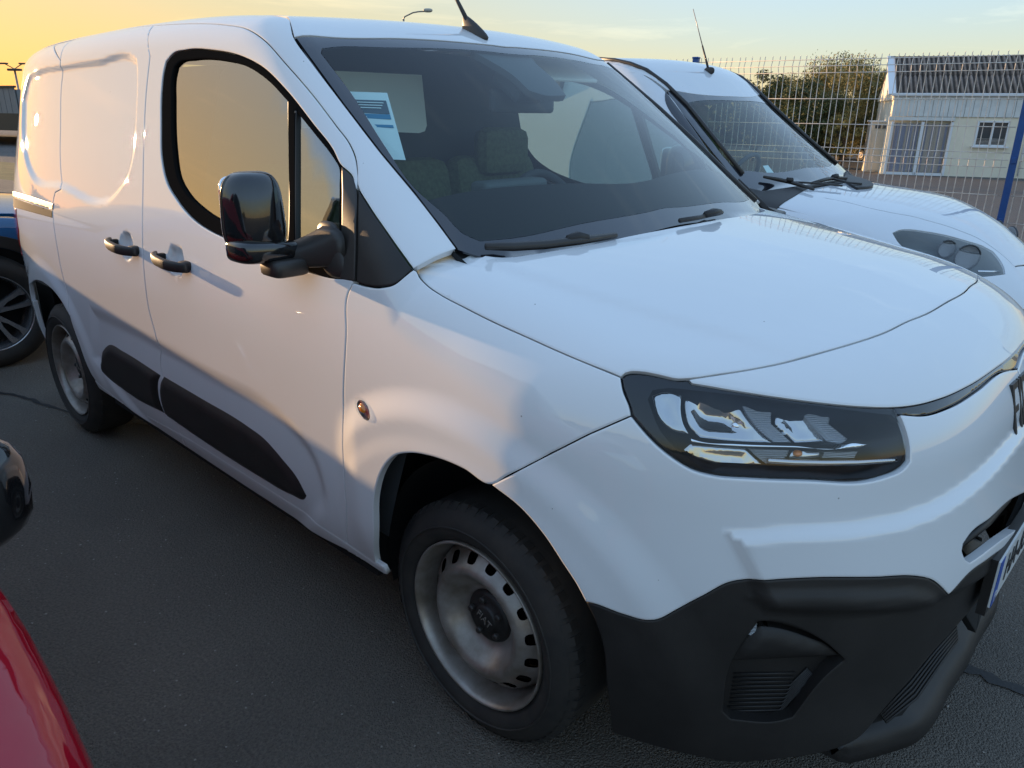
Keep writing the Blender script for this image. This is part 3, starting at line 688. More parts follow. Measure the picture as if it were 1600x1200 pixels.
# door window: seal, trim, panes, bar
winl = S(*win_out[:11], (533, 262), (533.5, 300), (532, 367), (530, 435), *win_out[15:])
gl_in = S((268, 117), (271, 104), (278, 97), (297.5, 92.5), (350, 94.5), (385, 104.5), (420, 129), (447, 158), (448, 250), (449, 345), (446, 400), (420, 391), (380, 371), (346.5, 346), (315, 325), (290.5, 301), (276, 274), (269, 227.5), (267, 157.5))
gl_q = S((461, 174), (490, 210), (518, 246), (527, 262), (527.5, 290), (527, 350), (525, 424), (490, 414), (461, 405), (460, 330))
panel('window_seal', FV, winl, dS, M_['seal'], van, holes=[gl_in, gl_q], both=True, h=.011, hs=.009, push=-.002, rd=.003)
panel('door_pillar_trim', FV, S((533.5, 260), (552, 277), (556.5, 290), (556, 367), (554.5, 441), (531, 436.5), (533, 367), (534, 300)), dS, M_['trim'], van, both=True, h=.02, push=.001)
panel('window_bar', FV, S((447, 152), (461.5, 171), (460.5, 330), (461, 407), (447, 402), (448.5, 330)), dS, M_['trim'], van, both=True, h=.02, push=-.0035)
FG = lambda P: F0(P)
panel('side_window', FG, gl_in, dS, M_['side'], van, both=True, push=-.012, gap=-.004, h=.06, lip=0, rd=0)
panel('quarter_window', FG, gl_q, dS, M_['side'], van, both=True, push=-.012, gap=-.004, h=.06, lip=0, rd=0)
# lower door mouldings
mo = lambda s, uv, P: .014*sst(-.002, .03, s)
panel('door_moulding', FV, S((156.5, 569), (159, 552), (163, 544), (171.5, 537.5), (192.5, 548), (252.3, 586), (247.5, 600), (250, 625), (258, 647), (210, 621.5), (171.5, 593.5), (159, 581)), dS, M_['plastic'], van, both=True, h=.014, prof=mo, lip=.012)
panel('door_moulding', FV, S((256, 587), (315, 621.5), (385, 663.5), (413, 684.5), (441, 716), (465.5, 747.5), (480, 775.5), (477, 781), (455, 774), (402.5, 744), (315, 688), (261.5, 651), (253, 626), (250, 602)), dS, M_['plastic'], van, both=True, h=.014, prof=mo, lip=.012)
# windscreen: border and pane
wb = S((714, 388.5), (740, 396), (775, 401.5), (825, 398), (910, 384), (980, 369.5)); wb = np.concatenate([wb, [[-.0265, 0, 1.2145]]])
ws_near = cat(rv(wst), rv(wsn), wb)
fi_n = S((700, 75), (600, 73), (525, 72), (504, 74.5), (503, 82), (507.5, 88), (549.5, 143.5), (605.5, 231), (647.5, 290.5), (700, 336), (724.5, 360.5), (752.5, 372), (805, 367), (910, 345), (1018, 326))
fi_n = np.concatenate([[[-.69, 0, 1.692], [-.70, -.13, 1.693]], fi_n[0:], [[-.083, 0, 1.261]]])
ws3 = symloop(ws_near); fi3 = symloop(fi_n)
panel('windscreen_border', FG, ws3, (-.55, 0, -.83), M_['frit'], van, holes=[fi3], push=-.003, h=.05, lip=.006, rd=0)
panel('windscreen', FG, fi3, (-.55, 0, -.83), M_['wind'], van, push=-.003, gap=.0, h=.06, lip=0, rd=0)
cam_n = surf(lambda P: F0(P)+.005, [(738, 76), (764, 90), (800, 112), (828, 138), (850, 145), (886, 146), (868, 122), (838, 95), (828, 82)])
panel('camera_cover', FG, cam_n, (-.55, 0, -.83), M_['frit'], van, push=-.012, gap=0, h=.03, lip=.02, rd=0).data.materials[0] = M_['dark']
# dark lining under the joints
mm = S((714, 388.5), (648, 301), (595, 238), (535, 160), (462, 60)); tube('windscreen_seal', mm-grad(F0, mm)*.004, .004, M_['seal'], van, n=6); tube('windscreen_seal', (mm-grad(F0, mm)*.002)*MIR, .009, M_['trim'], van, n=6)
# ------------------------------------------------------------------ wheels
def steel_wheel(parent, c, name='wheel', seg=96, cap=True):
    """axis along Y, outer face towards -Y; c is the hub centre on the flange plane"""
    cx, cy, cz = c
    parent = lathe('wheel', [(.216, -.018), (.2225, -.010), (.2235, .001), (.221, .004), (.217, .002), (.213, -.010), (.2085, -.022), (.207, -.040), (.204, -.055), (.199, -.068), (.197, -.10), (.195, -.17)], M_['steel'], parent, n=seg, c=(cx, cy, cz))
    prof = [(.198, .075+.13), (.214, .20), (.232, -.035+.215), (.262, .016+.19), (.292, .19), (.310, .178), (.3175, .160), (.319, .10), (.3175, .030), (.310, .012), (.292, .000), (.268, -.014), (.246, -.010), (.232, .000), (.222, .008), (.216, .018)]
    prof = [(r, -y) for r, y in prof][::-1]
    def md(i, j):
        if 5 <= j <= 8: return -.004 if i % 2 else 0
        return 0
    lathe('tyre', prof, M_['rubber'], parent, n=seg*2, c=(cx, cy, cz), mod=None)
    # tread shoulder lugs
    V = []; Fc = []
    for i in range(60):
        a0 = 2*math.pi*i/60; a1 = a0+2*math.pi/60*.62
        for a in (a0, a1):
            for r, y in ((.305, .006), (.3195, .022), (.3195, .045), (.3085, .02)):
                V.append((cx+r*math.cos(a), cy+y, cz+r*math.sin(a)))
        b = i*8; Fc += [(b, b+1, b+5, b+4), (b+1, b+2, b+6, b+5), (b, b+3, b+2, b+1), (b+4, b+5, b+6, b+7), (b+2, b+3, b+7, b+6)]
    mk('tread_blocks', V, Fc, M_['rubber'], parent)
    # raised ring on the sidewall
    lathe('sidewall_ring', [(.262, .0125), (.263, .0165), (.266, .0165), (.267, .0140)], M_['rubber'], parent, n=seg, c=(cx, cy, cz))
    # rim barrel
    # disc with sixteen vents
    zp = Spl([.03, .066, .078, .092, .106, .120, .130, .1385, .148, .160, .172, .184, .193, .199], [.060, .060, .061, .052, .036, .018, .009, .006, .010, .021, .033, .043, .054, .072])
    def rr_hole(a):
        pts = []
        for k in range(14):
            t = 2*math.pi*k/14; ux = math.copysign(abs(math.cos(t))**.62, math.cos(t))*.0135; uy = math.copysign(abs(math.sin(t))**.62, math.sin(t))*.0150
            r = .1715+ux; an = a+uy*(1-ux*4)/.1715; pts.append((r*math.cos(an), r*math.sin(an)))
        return np.array(pts)
    holes = [rr_hole(2*math.pi*(k+.5)/16) for k in range(16)]
    V = [(0., 0.)]; radii = [.03, .06, .068, .074, .08, .086, .092, .099, .106, .113, .12, .126, .132, .1385, .145, .151]
    for r in radii:
        for k in range(seg): a = 2*math.pi*k/seg; V.append((r*math.cos(a), r*math.sin(a)))
    for r in (.155, .161, .171, .182, .189):
        for k in range(seg*2): 
            a = 2*math.pi*k/(seg*2); q = np.array([[r*math.cos(a), r*math.sin(a)]])
            if all(np.min(np.linalg.norm(hh-q, axis=1)) > .003 and not inpoly(q, hh)[0] for hh in holes): V.append(tuple(q[0]))
    e = []; s = len(V)
    ol = [(.199*math.cos(2*math.pi*k/(seg*2)), .199*math.sin(2*math.pi*k/(seg*2))) for k in range(seg*2)]
    V += ol; e += [(s+k, s+(k+1) % len(ol)) for k in range(len(ol))]
    for hh in holes:
        s = len(V); V += [tuple(q) for q in hh]; e += [(s+k, s+(k+1) % 14) for k in range(14)]
    vo, _, fo, _, _, _ = delaunay_2d_cdt([Vector(v) for v in V], e, [], 0, 1e-7)
    vo = np.array([tuple(v) for v in vo]); fo = np.array([f for f in fo if len(f) == 3]); cen = vo[fo].mean(1)
    m = np.linalg.norm(cen, axis=1) < .199
    for hh in holes: m &= ~inpoly(cen, hh)
    fo = fo[m]; r = np.linalg.norm(vo, axis=1); z = zp(np.clip(r, .03, .2)); dz = (zp(np.clip(r+.001, .03, .2))-zp(np.clip(r-.001, .03, .2)))/.002
    P = np.stack([cx+vo[:, 0], cy+z, cz+vo[:, 1]], 1); rr = np.maximum(r, 1e-6)
    nr = np.stack([dz*vo[:, 0]/rr, -np.ones(len(r)), dz*vo[:, 1]/rr], 1); nr /= np.linalg.norm(nr, axis=1, keepdims=True)
    fo2 = []
    for f in fo:
        t = np.cross(P[f[1]]-P[f[0]], P[f[2]]-P[f[0]]); fo2.append(tuple(f) if t@nr[f[0]] > 0 else tuple(f[::-1]))
    P2 = list(P); n2 = list(nr)
    for hh in holes:    # depth of the vent edges
        b = len(P2); rh = np.linalg.norm(hh, axis=1)
        for q, rq_ in zip(hh, rh):
            cc = hh.mean(0); iw = cc-q; iw = iw/np.linalg.norm(iw)
            for dd in (0, .008): P2.append(np.array([cx+q[0], cy+zp(rq_)+dd, cz+q[1]])); n2.append(np.array([iw[0], 0, iw[1]]))
        for k in range(14): fo2.append((b+2*k, b+2*k+1, b+2*((k+1) % 14)+1, b+2*((k+1) % 14)))
    mk('wheel_disc', P2, fo2, M_['steel'], parent, normals=n2)
    lathe('brake_drum', [(.0, -.11), (.13, -.11), (.15, -.12), (.19, -.16)], M_['black'], parent, n=32, c=(cx, cy, cz))
    if cap:
        cp = lathe('hub_cap', [(.0, -.038), (.030, -.038), (.034, -.041), (.036, -.046), (.058, -.047), (.066, -.050), (.0715, -.058), (.072, -.066)], M_['plastic'], parent, n=48, c=(cx, cy, cz))
        for k in range(5):
            a = 2*math.pi*k/5+.5
            lathe('wheel_bolt', [(0, -.036), (.0075, -.036), (.009, -.040), (.009, -.05)], M_['trim'], parent, n=12, c=(cx+.051*math.cos(a), cy, cz+.051*math.sin(a)))
        fr = frame((cx, cy+.0365, cz), (math.cos(R(-28)), 0, math.sin(R(-28))), (math.sin(R(28)), 0, math.cos(R(28))))
        text('cap_lettering', 'FIAT', .030, M_['steel'], parent, fr, ext=.001, sx=.9)
steel_wheel(van, (0, -.8555, .318)); 
steel_wheel(van, (-2.785, -.875, .318))
# far side wheels: simple discs of the same profile
for wx in (0, -2.785):
    lathe('tyre', [(.20, .02), (.222, .0), (.262, .016), (.29, .0), (.312, -.02), (.319, -.05), (.319, -.15), (.30, -.19), (.2, -.19)], M_['rubber'], van, n=48, c=(wx, .8555, .318), sgn=1)
    lathe('rim', [(0, -.06), (.08, -.06), (.12, -.02), (.138, -.01), (.19, -.05), (.21, -.02), (.222, .0)], M_['steel'], van, n=48, c=(wx, .8555, .318), sgn=1)
# wheel wells and underbody
for sg in (-1, 1):
    for wx in (0, -2.785):
        V = []; Fc = []
        for i in range(25):
            a = -.25+(math.pi+.5)*i/24
            for r, y in ((.405, .80), (.402, .70), (.398, .56), (.02, .56)):
                V.append((wx+r*math.cos(a), sg*y, .335+r*.99*math.sin(a)+.0))
        for i in range(24):
            for j in range(3): q = (i*4+j, i*4+j+1, i*4+5+j, i*4+4+j); Fc.append(q)
        V = np.array(V); mk('wheel_well', V, Fc, M_['black'], van, smooth=True)
box('underbody', (-1.4, 0, .33), (1.95, 1.66, .16), M_['black'], van)
box('underbody', (-1.4, 0, .34), (4.2, 1.1, .18), M_['black'], van)
box('rear_bumper_side', (-3.27, -.66, .47), (.26, .26, .36), M_['black'], van); box('rear_bumper_side', (-3.27, .66, .47), (.26, .26, .36), M_['black'], van)
box('engine_block', (.2, 0, .62), (.9, 1.05, .5), M_['black'], van)
box('firewall', (-.42, 0, .72), (.05, 1.62, .62), M_['black'], van)
box('cargo_shell', (-2.32, 0, 1.05), (1.84, 1.30, 1.2), M_['black'], van)
# ------------------------------------------------------------------ handles
def handle(cx, cz):
    y0 = -(float(Wz(cz)))
    L_ = .115
    n = 22; V = []; k = 12
    for i in range(n+1):
        t = -1+2*i/n; x = cx+t*L_*.98
        bow = .012+.034*(1-abs(t)**2.6)
        hw = .0165*(1-.30*max(0, -t)**2)*(1-.12*abs(t)**6); th = .010*(1-.25*abs(t)**8)
        for j in range(k):
            a = 2*math.pi*j/k; ca, sa = math.cos(a), math.sin(a)
            V.append((x, y0-bow-.004-th*math.copysign(abs(ca)**.6, ca), cz+.002+(-.008*t)+hw*math.copysign(abs(sa)**.6, sa)))
    Fc = [(i*k+j, i*k+(j+1) % k, (i+1)*k+(j+1) % k, (i+1)*k+j) for i in range(n) for j in range(k)]
    Fc += [tuple(range(k))[::-1], tuple(n*k+j for j in range(k))]
    V = np.array(V); mk('door_handle', V, Fc, M_['plastic'], van, smooth=True); mk('door_handle', V*MIR, [f[::-1] for f in Fc], M_['plastic'], van, smooth=True)
    for sg in (-1, 1):
        superq('handle_post', (cx-.085, sg*(-y0+.008), cz+.002), (.016, .022, .013), (.5, .5), M_['black'], van, n=12)
        superq('handle_post', (cx+.085, sg*(-y0+.006), cz-.003), (.026, .022, .015), (.5, .5), M_['plastic'], van, n=12)
for hx, hz in HND: handle(hx, hz)
# ------------------------------------------------------------------ slide rail, fuel flap groove, tail lamp
panel('slide_rail', F0, S((19, 298), (50, 307), (84, 318), (83, 328), (20, 307)), dS, M_['trim'], van, both=True, push=.003, h=.02, lip=.02)
panel('slide_rail', F0, S((20, 308), (82, 329), (82, 341), (21, 324)), dS, M_['black'], van, both=True, push=.0015, h=.02, lip=.01)
tl = np.array([[-3.42, -.80, .80], [-3.24, -.86, .80], [-3.22, -.84, 1.02], [-3.25, -.80, 1.22], [-3.42, -.76, 1.24]])
panel('tail_lamp', F0, surf(F0, [(15, 318), (25.5, 326), (30, 360), (33, 400), (25, 398), (18, 360)]), (.5, .85, 0), M_['redlamp'], van, both=True, push=.004, h=.03, lip=.02)
# ------------------------------------------------------------------ repeater
rp = S((567, 638))[0]; rn = grad(FV, rp[None])[0]
ax_ = np.array([.93, 0, -.36]); ax_ -= rn*(ax_@rn); ax_ /= np.linalg.norm(ax_); az_ = np.cross(rn, ax_)
Rr = np.stack([ax_, rn, az_], 1)
superq('side_repeater', rp, (.040, .014, .020), (1, 1), M_['lens'], van, n=20, rot=Rr)
superq('repeater_bulb', rp, (.017, .009, .010), (1, 1), M_['amber'], van, n=12, rot=Rr)
superq('repeater_base', rp-rn*.002, (.042, .004, .022), (1, .9), M_['chrome'], van, n=20, rot=Rr)
# ------------------------------------------------------------------ door mirror (head, base arm, foot on the door)
def mirror():
    c = MIRC
    def warp(p):
        x, y, z = p; zz = z/.100
        x2 = (x if x > 0 else x*.45)*(1-.10*zz)-.030*(y/.08)**2*(x > 0)
        return np.array([x2, y*(1-.05*zz), z])
    superq('mirror_head', c, (.072, .078, .098), (.58, .62), M_['gloss'], van, n=44, warp=warp)
    superq('mirror_skirt', c+[.010, .010, -.088], (.078, .088, .027), (.5, .6), M_['gloss'], van, n=40, warp=lambda p: np.array([p[0] if p[0] > 0 else p[0]*.5, p[1], p[2]*(1-.25*p[1]/.09)-.04*p[1]]))
    superq('mirror_glass', c+[-.027, .002, .0], (.006, .070, .088), (.35, .35), M_['chrome'], van, n=28)
    A0 = c+[.010, .02, -.108]; A1 = c+[.05, .08, -.115]; A2 = c+[.155, .115, -.075]
    V = []; n = 16; m = 9
    for i in range(m):
        t = i/(m-1); P = (1-t)**2*A0+2*t*(1-t)*A1+t*t*A2; hz = .019+.028*t**1.3; hx = .038+.020*t
        for j in range(n):
            a = 2*math.pi*j/n; ca, sa = math.cos(a), math.sin(a)
            V.append(P+np.array([hx*math.copysign(abs(ca)**.6, ca), 0, hz*math.copysign(abs(sa)**.6, sa)]))
    Fc = [(i*n+j, i*n+(j+1) % n, (i+1)*n+(j+1) % n, (i+1)*n+j) for i in range(m-1) for j in range(n)]+[tuple(range(n)), tuple((m-1)*n+j for j in range(n))]
    mk('mirror_arm', V, Fc, M_['trim'], van, smooth=True)
    superq('mirror_step', c+[.065, .035, -.128], (.045, .050, .022), (.4, .4), M_['trim'], van, n=20)
    superq('mirror_foot', c+[.185, .118, -.085], (.054, .014, .066), (.75, .85), M_['trim'], van, n=24, warp=lambda p: np.array([p[0]-.40*(p[2]+.1)*.9, p[1]+p[2]*.14, p[2]]))
MIRC = onplane(395, 332, 1, -1.0)
mirror()
def mirror_far():
    c = MIRC*MIR+[-.02, 0, 0]
    superq('mirror_head', c+[0, 0, .012], (.06, .084, .100), (.62, .62), M_['gloss'], van, n=28)
    superq('mirror_glass', c+[-.071, 0, .01], (.004, .07, .088), (.35, .35), M_['chrome'], van, n=24)
    superq('mirror_arm', c+[.01, -.13, -.10], (.05, .10, .035), (.6, .6), M_['trim'], van, n=16)
mirror_far()
# ------------------------------------------------------------------ aerial
ab = S((748, 55))[0]; an_ = grad(F0, ab[None])[0]
def aw(p):
    x, y, z = p; t = (z+.03)/.075
    return np.array([x*(1-.72*max(0, t))-.055*max(0, t)**1.1, y*(1-.7*max(0, t)), z])
superq('aerial_base', ab+[-.01, 0, .018], (.062, .019, .045), (.75, .9), M_['trim'], van, n=24, warp=aw)
a0 = ab+[-.052, 0, .045]; tip = onplane(648, -110, 1, ab[1]+.0)
dirn = onplane(714, 0, 1, ab[1])-a0; dirn /= np.linalg.norm(dirn)
tube('aerial_whip', [a0-dirn*.01, a0+dirn*.10, a0+dirn*.34], [.008, .006, .0035], M_['trim'], van, n=10)
# ------------------------------------------------------------------ wipers
def up(P, k): return P+grad(F0, P)*k
wbp = up(S((757, 390), (800, 390), (850, 387), (905, 381), (960, 373)), .010)
tube('wiper_blade', wbp, [.008, .011, .011, .011, .008], M_['trim'], van, n=8)
tube('wiper_blade', up(S((1060, 348), (1090, 343), (1115, 337), (1125, 335)), .008), [.007]*4, M_['trim'], van, n=8)
q = up(S((884, 380), (900, 376), (915, 378)), .014); tube('wiper_joint', q, [.010, .014, .010], M_['plastic'], van, n=6)
q = up(S((1098, 341), (1112, 337), (1120, 337)), .014); tube('wiper_joint', q, [.010, .013, .010], M_['plastic'], van, n=6)
# cowl under the rear edge of the bonnet
panel('cowl', lambda P: F0(P)+.02, symloop(np.array([[-.20, 0, 1.3], [-.24, -.3, 1.3], [-.30, -.62, 1.25], [-.32, -.76, 1.2], [-.05, -.74, 1.18], [.08, -.5, 1.18], [.12, 0, 1.18]])), (0, 0, -1), M_['black'], van, h=.05, lip=0, rd=0)
cq = S((1160, 262), (1196, 297), (1222, 315), (1236, 319), (1222, 322), (1200, 325), (1180, 322), (1165, 300)) if False else None
panel('pillar_foot_cover', F0, S((1160, 264), (1182, 281), (1205, 300), (1226, 311), (1233, 318), (1215, 322), (1192, 318), (1172, 300)), (0, -.4, -.9), M_['trim'], van, push=.010, h=.02, lip=.03, gap=0, rd=.003)
# ------------------------------------------------------------------ headlamps
hl_o = cat(hltop, S((1081.5, 599), (1158, 611.4), (1260, 626), (1345, 634.7), (1400, 636), (1406, 647.5)), rv(hl_low)[1:-1], rv(hl_left))
FI = lambda P: F0(P)
OBH = (-.70, .68, -.2)
hd = [('headlamp_housing', -.085, M_['black'])]
panel('headlamp_housing', F0, hl_o, OBH, M_['mask'], van, both=True, push=-.012, h=.03, rd=0, prof=lambda s, uv, P: -.075*sst(.008, .05, s), lip=.0)
panel('headlamp_lens', F0, hl_o, OBH, M_['lens'], van, both=True, push=-.002, gap=.003, h=.05, rd=.002, lip=.012)
def at(F, pts, push): return surf(lambda P: F(P)-push, pts)
def cone(c, k): return lambda s, uv, P: k*sst(0, .05, s)
# border mask inside the lens
inn = at(F0, [(1016, 625), (1022, 613), (1045, 610), (1078, 613), (1158, 622), (1240, 633), (1330, 645), (1392, 652), (1402, 664), (1411, 700), (1405, 722), (1380, 738), (1330, 744), (1200, 742), (1110, 733), (1070, 708), (1035, 672)], -.008)
panel('lamp_mask', F0, hl_o, OBH, M_['mask'], van, holes=[inn], both=True, push=-.008, h=.03, rd=0, lip=.0, gap=.004)
refl = [
 ([(1018, 618), (1032, 611), (1066, 614), (1064, 640), (1068, 662), (1077, 679), (1050, 673), (1028, 652)], -.028, -.012, 'satinchrome'),
 ([(1070, 613), (1115, 617), (1150, 622), (1163, 646), (1182, 670), (1206, 692), (1140, 689), (1094, 684), (1078, 668), (1070, 640)], -.040, -.022, 'satinchrome'),
 ([(1153, 622), (1196, 627), (1216, 631), (1206, 646), (1206, 662), (1238, 692), (1210, 692), (1186, 672), (1166, 646)], -.032, -.006, 'lensrib'),
 ([(1220, 634), (1244, 637), (1262, 660), (1290, 690), (1242, 692), (1210, 662), (1212, 647)], -.046, -.014, 'satinchrome'),
 ([(1247, 637), (1300, 643), (1296, 662), (1326, 686), (1318, 692), (1292, 690), (1264, 660)], -.034, -.006, 'lensrib'),
 ([(1064, 706), (1078, 694), (1120, 697), (1164, 700), (1180, 716), (1196, 728), (1150, 730), (1112, 724), (1084, 716)], -.030, -.009, 'satinchrome'),
 ([(1168, 700), (1234, 703), (1230, 714), (1212, 722), (1198, 726), (1182, 714)], -.028, -.004, 'lensrib'),
 ([(1238, 704), (1284, 706), (1280, 716), (1242, 718), (1232, 716)], -.034, -.014, 'satinchrome'),
 ([(1288, 706), (1342, 705), (1336, 716), (1284, 717)], -.028, -.004, 'lensrib')]
for pts, ps, k, mn_ in refl:
    panel('reflector', F0, at(F0, pts, ps), OBH, M_[mn_], van, both=True, push=ps, h=.010, rd=.0015, lip=.02, gap=.0008, prof=(lambda kk: (lambda s, uv, P: kk*sst(0, .04, s)))(k))
panel('lamp_divider', F0, at(F0, [(1078, 684), (1092, 688.5), (1150, 693), (1240, 696), (1318, 697), (1326, 693), (1356, 694), (1350, 698), (1322, 702), (1240, 700.5), (1140, 698), (1080, 692)], -.018), OBH, M_['chrome'], van, both=True, push=-.018, h=.012, lip=.03)
dr = at(F0, [(1200, 720), (1240, 722.5), (1290, 723.5), (1340, 723), (1400, 719)], -.02)
dr = np.stack([np.interp(np.linspace(0, 4, 120), range(5), dr[:, k]) for k in range(3)], 1); rb = np.where(np.arange(120) % 2, .0048, .0068)
tube('daytime_light_bar', dr, rb, M_['satinchrome'], van, n=8); tube('daytime_light_bar', dr*MIR, rb, M_['satinchrome'], van, n=8)
bp_ = at(F0, [(1246, 708)], -.036)[0]
for b in (bp_, bp_*MIR): superq('indicator_bulb', b, (.009, .010, .006), (1, 1), M_['amber'], van, n=12)
for (a, b) in ((1150, 665), (1262, 668)):
    b_ = at(F0, [(a, b)], -.06)[0]
    superq('lamp_bulb', b_, (.012, .012, .012), (1, 1), M_['chrome'], van, n=12); superq('lamp_bulb', b_*MIR, (.012, .012, .012), (1, 1), M_['chrome'], van, n=12)
# ------------------------------------------------------------------ nose lettering and number plate
lc = np.array([.902, .0, .93]); 
fr = frame((.8705+.012, 0.0, .925), (0, 1, 0), (-.26, 0, 1))
def bars(rects, o, k=1):
    pass
LET = {'F': [(0, 0, .012, .12), (.012, .106, .045, .12), (.012, .055, .040, .069)], 'I': [(0, 0, .012, .12)],
       'A': [(0, 0, .012, .12), (.012, .106, .036, .12), (.036, 0, .048, .12), (.012, .05, .036, .062)], 'T': [(0, .106, .046, .12), (.017, 0, .029, .106)]}
xo = -.095
for ch in 'FIAT':
    V = []; Fc = []
    for (x0, y0, x1, y1) in LET[ch]:
        b = len(V)
        for zz in (0, .009):
            for xx, yy in ((x0, y0), (x1, y0), (x1, y1), (x0, y1)):
                V.append(tuple(fr@Vector((xo+xx, yy-.062, zz-.006))))
        Fc += [(b, b+3, b+2, b+1), (b+4, b+5, b+6, b+7)]+[(b+k, b+(k+1) % 4, b+4+(k+1) % 4, b+4+k) for k in range(4)]
    mk('nose_letter', V, Fc, M_['trim'], van); xo += {'F': .054, 'I': .021, 'A': .057, 'T': .05}[ch]
pf = frame((.950, 0, .600), (0, 1, 0), (0, 0, 1))
def prect(name, x0, x1, y0, y1, z0, z1, mat_):
    V = [tuple(pf@Vector((x, y, z))) for z in (z0, z1) for x, y in ((x0, y0), (x1, y0), (x1, y1), (x0, y1))]
    return mk(name, V, [(0, 3, 2, 1), (4, 5, 6, 7)]+[(k, (k+1) % 4, 4+(k+1) % 4, 4+k) for k in range(4)], mat_, van)
prect('plate_backing', -.266, .266, -.075, .060, -.022, -.004, M_['plastic'])
npl = prect('number_plate', -.26, .26, -.055, .055, -.004, .0, M_['plate'])
prect('plate_band', -.26, -.222, -.055, .055, .0003, .0012, M_['plateblue']); prect('plate_band', .222, .26, -.055, .055, .0003, .0012, M_['plateblue'])
pf2 = frame((.9514, 0, .600), (0, 1, 0), (0, 0, 1))
text('plate_characters', 'HA-835-LR', .098, M_['ink'], van, pf2, ext=.0005, sx=.78)
text('plate_country_letter', 'F', .035, M_['plate'], van, frame((.9518, -.241, .565), (0, 1, 0), (0, 0, 1)), ext=.0003)
# ------------------------------------------------------------------ cabin
box('dashboard', (-.47, 0, .96), (.52, 1.5, .20), M_['dash'], van, bev=.05)
panel('dash_top', lambda P: P[..., 2]-(1.095-.18*(P[..., 0]+.12)**2-.12*np.maximum(0, -.45-P[..., 0])), symloop(np.array([[-.09, 0, 1.13], [-.12, -.4, 1.13], [-.2, -.74, 1.13], [-.5, -.76, 1.1], [-.72, -.7, 1.1], [-.75, 0, 1.1]])), (0, 0, -1), M_['dash'], van, h=.05, lip=.06)
box('instrument_hood', (-.66, .38, 1.10), (.16, .40, .10), M_['dash'], van, bev=.03)
q4 = [onplane(a, b, 0, -.70) for a, b in ((756, 281), (854, 277), (856, 318), (760, 336))]; ya, yb, za, zb = q4[0][1], q4[1][1], q4[3][2]-.02, q4[1][2]
box('centre_console', (-.73, (ya+yb)/2, (za+zb)/2), (.08, abs(yb-ya), abs(zb-za)), M_['dash'], van, bev=.015)
box('centre_screen', (-.685, (ya+yb)/2, (za+zb)/2+.01), (.012, abs(yb-ya)*.8, abs(zb-za)*.45), M_['gloss'], van, bev=.004)
t_ = np.linspace(0, 2*math.pi, 33)[:-1]; wc = np.array([-.86, .40, 1.12]); wa = np.array([0, 1, 0]); wb_ = np.array([-.42, 0, .90])
tube('steering_wheel', [wc+.185*(math.cos(a)*wa+math.sin(a)*wb_) for a in t_], .016, M_['dark'], van, closed=True, n=8)
superq('steering_hub', wc+[.02, 0, 0], (.05, .08, .06), (.8, .8), M_['dark'], van, n=16)
tube('steering_wheel_spoke', [wc-wa*.18, wc+wa*.18], .014, M_['dark'], van, n=6); tube('steering_wheel_spoke', [wc, wc-wb_*.18], .014, M_['dark'], van, n=6)
def seat(y, wdt):
    box('seat_cushion', (-.98, y, .72), (.50, wdt, .16), M_['fabric'], van, bev=.05)
    rt = np.array([[math.cos(.22), 0, -math.sin(.22)], [0, 1, 0], [math.sin(.22), 0, math.cos(.22)]])
    box('seat_back', (-1.17, y, 1.04), (.14, wdt, .62), M_['fabric'], van, bev=.06, rot=rt)
    return
seat(.42, .48)
seat(-.42, .48); seat(-.02, .36)
for y in (.42, -.42): box('headrest', (-1.15, y, 1.36), (.10, .27, .19), M_['fabric'], van, bev=.045)
bk = symloop(np.array([[-1.33, 0, 1.74], [-1.33, -.58, 1.72], [-1.33, -.68, 1.62], [-1.33, -.80, 1.2], [-1.33, -.85, .9], [-1.33, -.84, .42], [-1.33, 0, .42]]))
mk('bulkhead', bk, [tuple(range(len(bk)))], M_['dark'], van)
rq2 = [onplane(a, b, 0, -.98) for a, b in ((470, 108), (659, 117), (667, 196), (664, 205), (655, 208), (470, 200))]
mk('sun_visor', [np.array(p) for p in rq2]+[np.array(p)-[.02, 0, 0] for p in rq2], [(0, 1, 2, 3, 4, 5), (11, 10, 9, 8, 7, 6)]+[(i, (i+1) % 6, 6+(i+1) % 6, 6+i) for i in range(6)], M_['beige'], van)
panel('headliner', lambda P: F0(P)+.045, symloop(np.array([[-.80, 0, 1.65], [-.83, -.35, 1.65], [-.93, -.60, 1.64], [-1.33, -.60, 1.7], [-1.33, 0, 1.75]])), (0, 0, -1), M_['beige'], van, h=.08, lip=0, rd=0)
# inner lining of the doors and pillars, with the window openings
lin = [(-.34, 1.14), (-.60, 1.40), (-.95, 1.60), (-1.08, 1.66), (-1.30, 1.66), (-1.33, 1.2), (-1.33, .42), (-.35, .42), (-.20, .8)]
lin3 = np.array([[x, -.9, z] for x, z in lin])
panel('door_lining', lambda P: np.abs(P[..., 1])-(Wz(P[..., 2])+Wx(P[..., 0]))+.06, lin3, (0, 1, 0), M_['dark'], van, holes=[S(*win_out[:10], (529, 262), (528, 424), (480, 412), (420, 391), *win_out[16:])], both=True, h=.05, lip=0, rd=0, gap=-.002)
# interior mirror, sun visors
imc = onplane(812, 158, 0, -.70)
box('interior_mirror', imc+[0, .01, -.0], (.03, .24, .075), M_['dark'], van, bev=.012, rot=np.array([[.94, .34, 0], [-.34, .94, 0], [0, 0, 1]]))
tube('mirror_stalk', [imc, imc+[.06, 0, .07]], .010, M_['dark'], van, n=6)
box('camera_housing', (-.66, 0, 1.60), (.14, .13, .07), M_['dark'], van, bev=.02, rot=np.array([[.83, 0, .55], [0, 1, 0], [-.55, 0, .83]]))
box('sun_visor', (-.87, .38, 1.66), (.16, .42, .015), M_['beige'], van, bev=.006, rot=np.array([[.9, 0, .43], [0, 1, 0], [-.43, 0, .9]]))
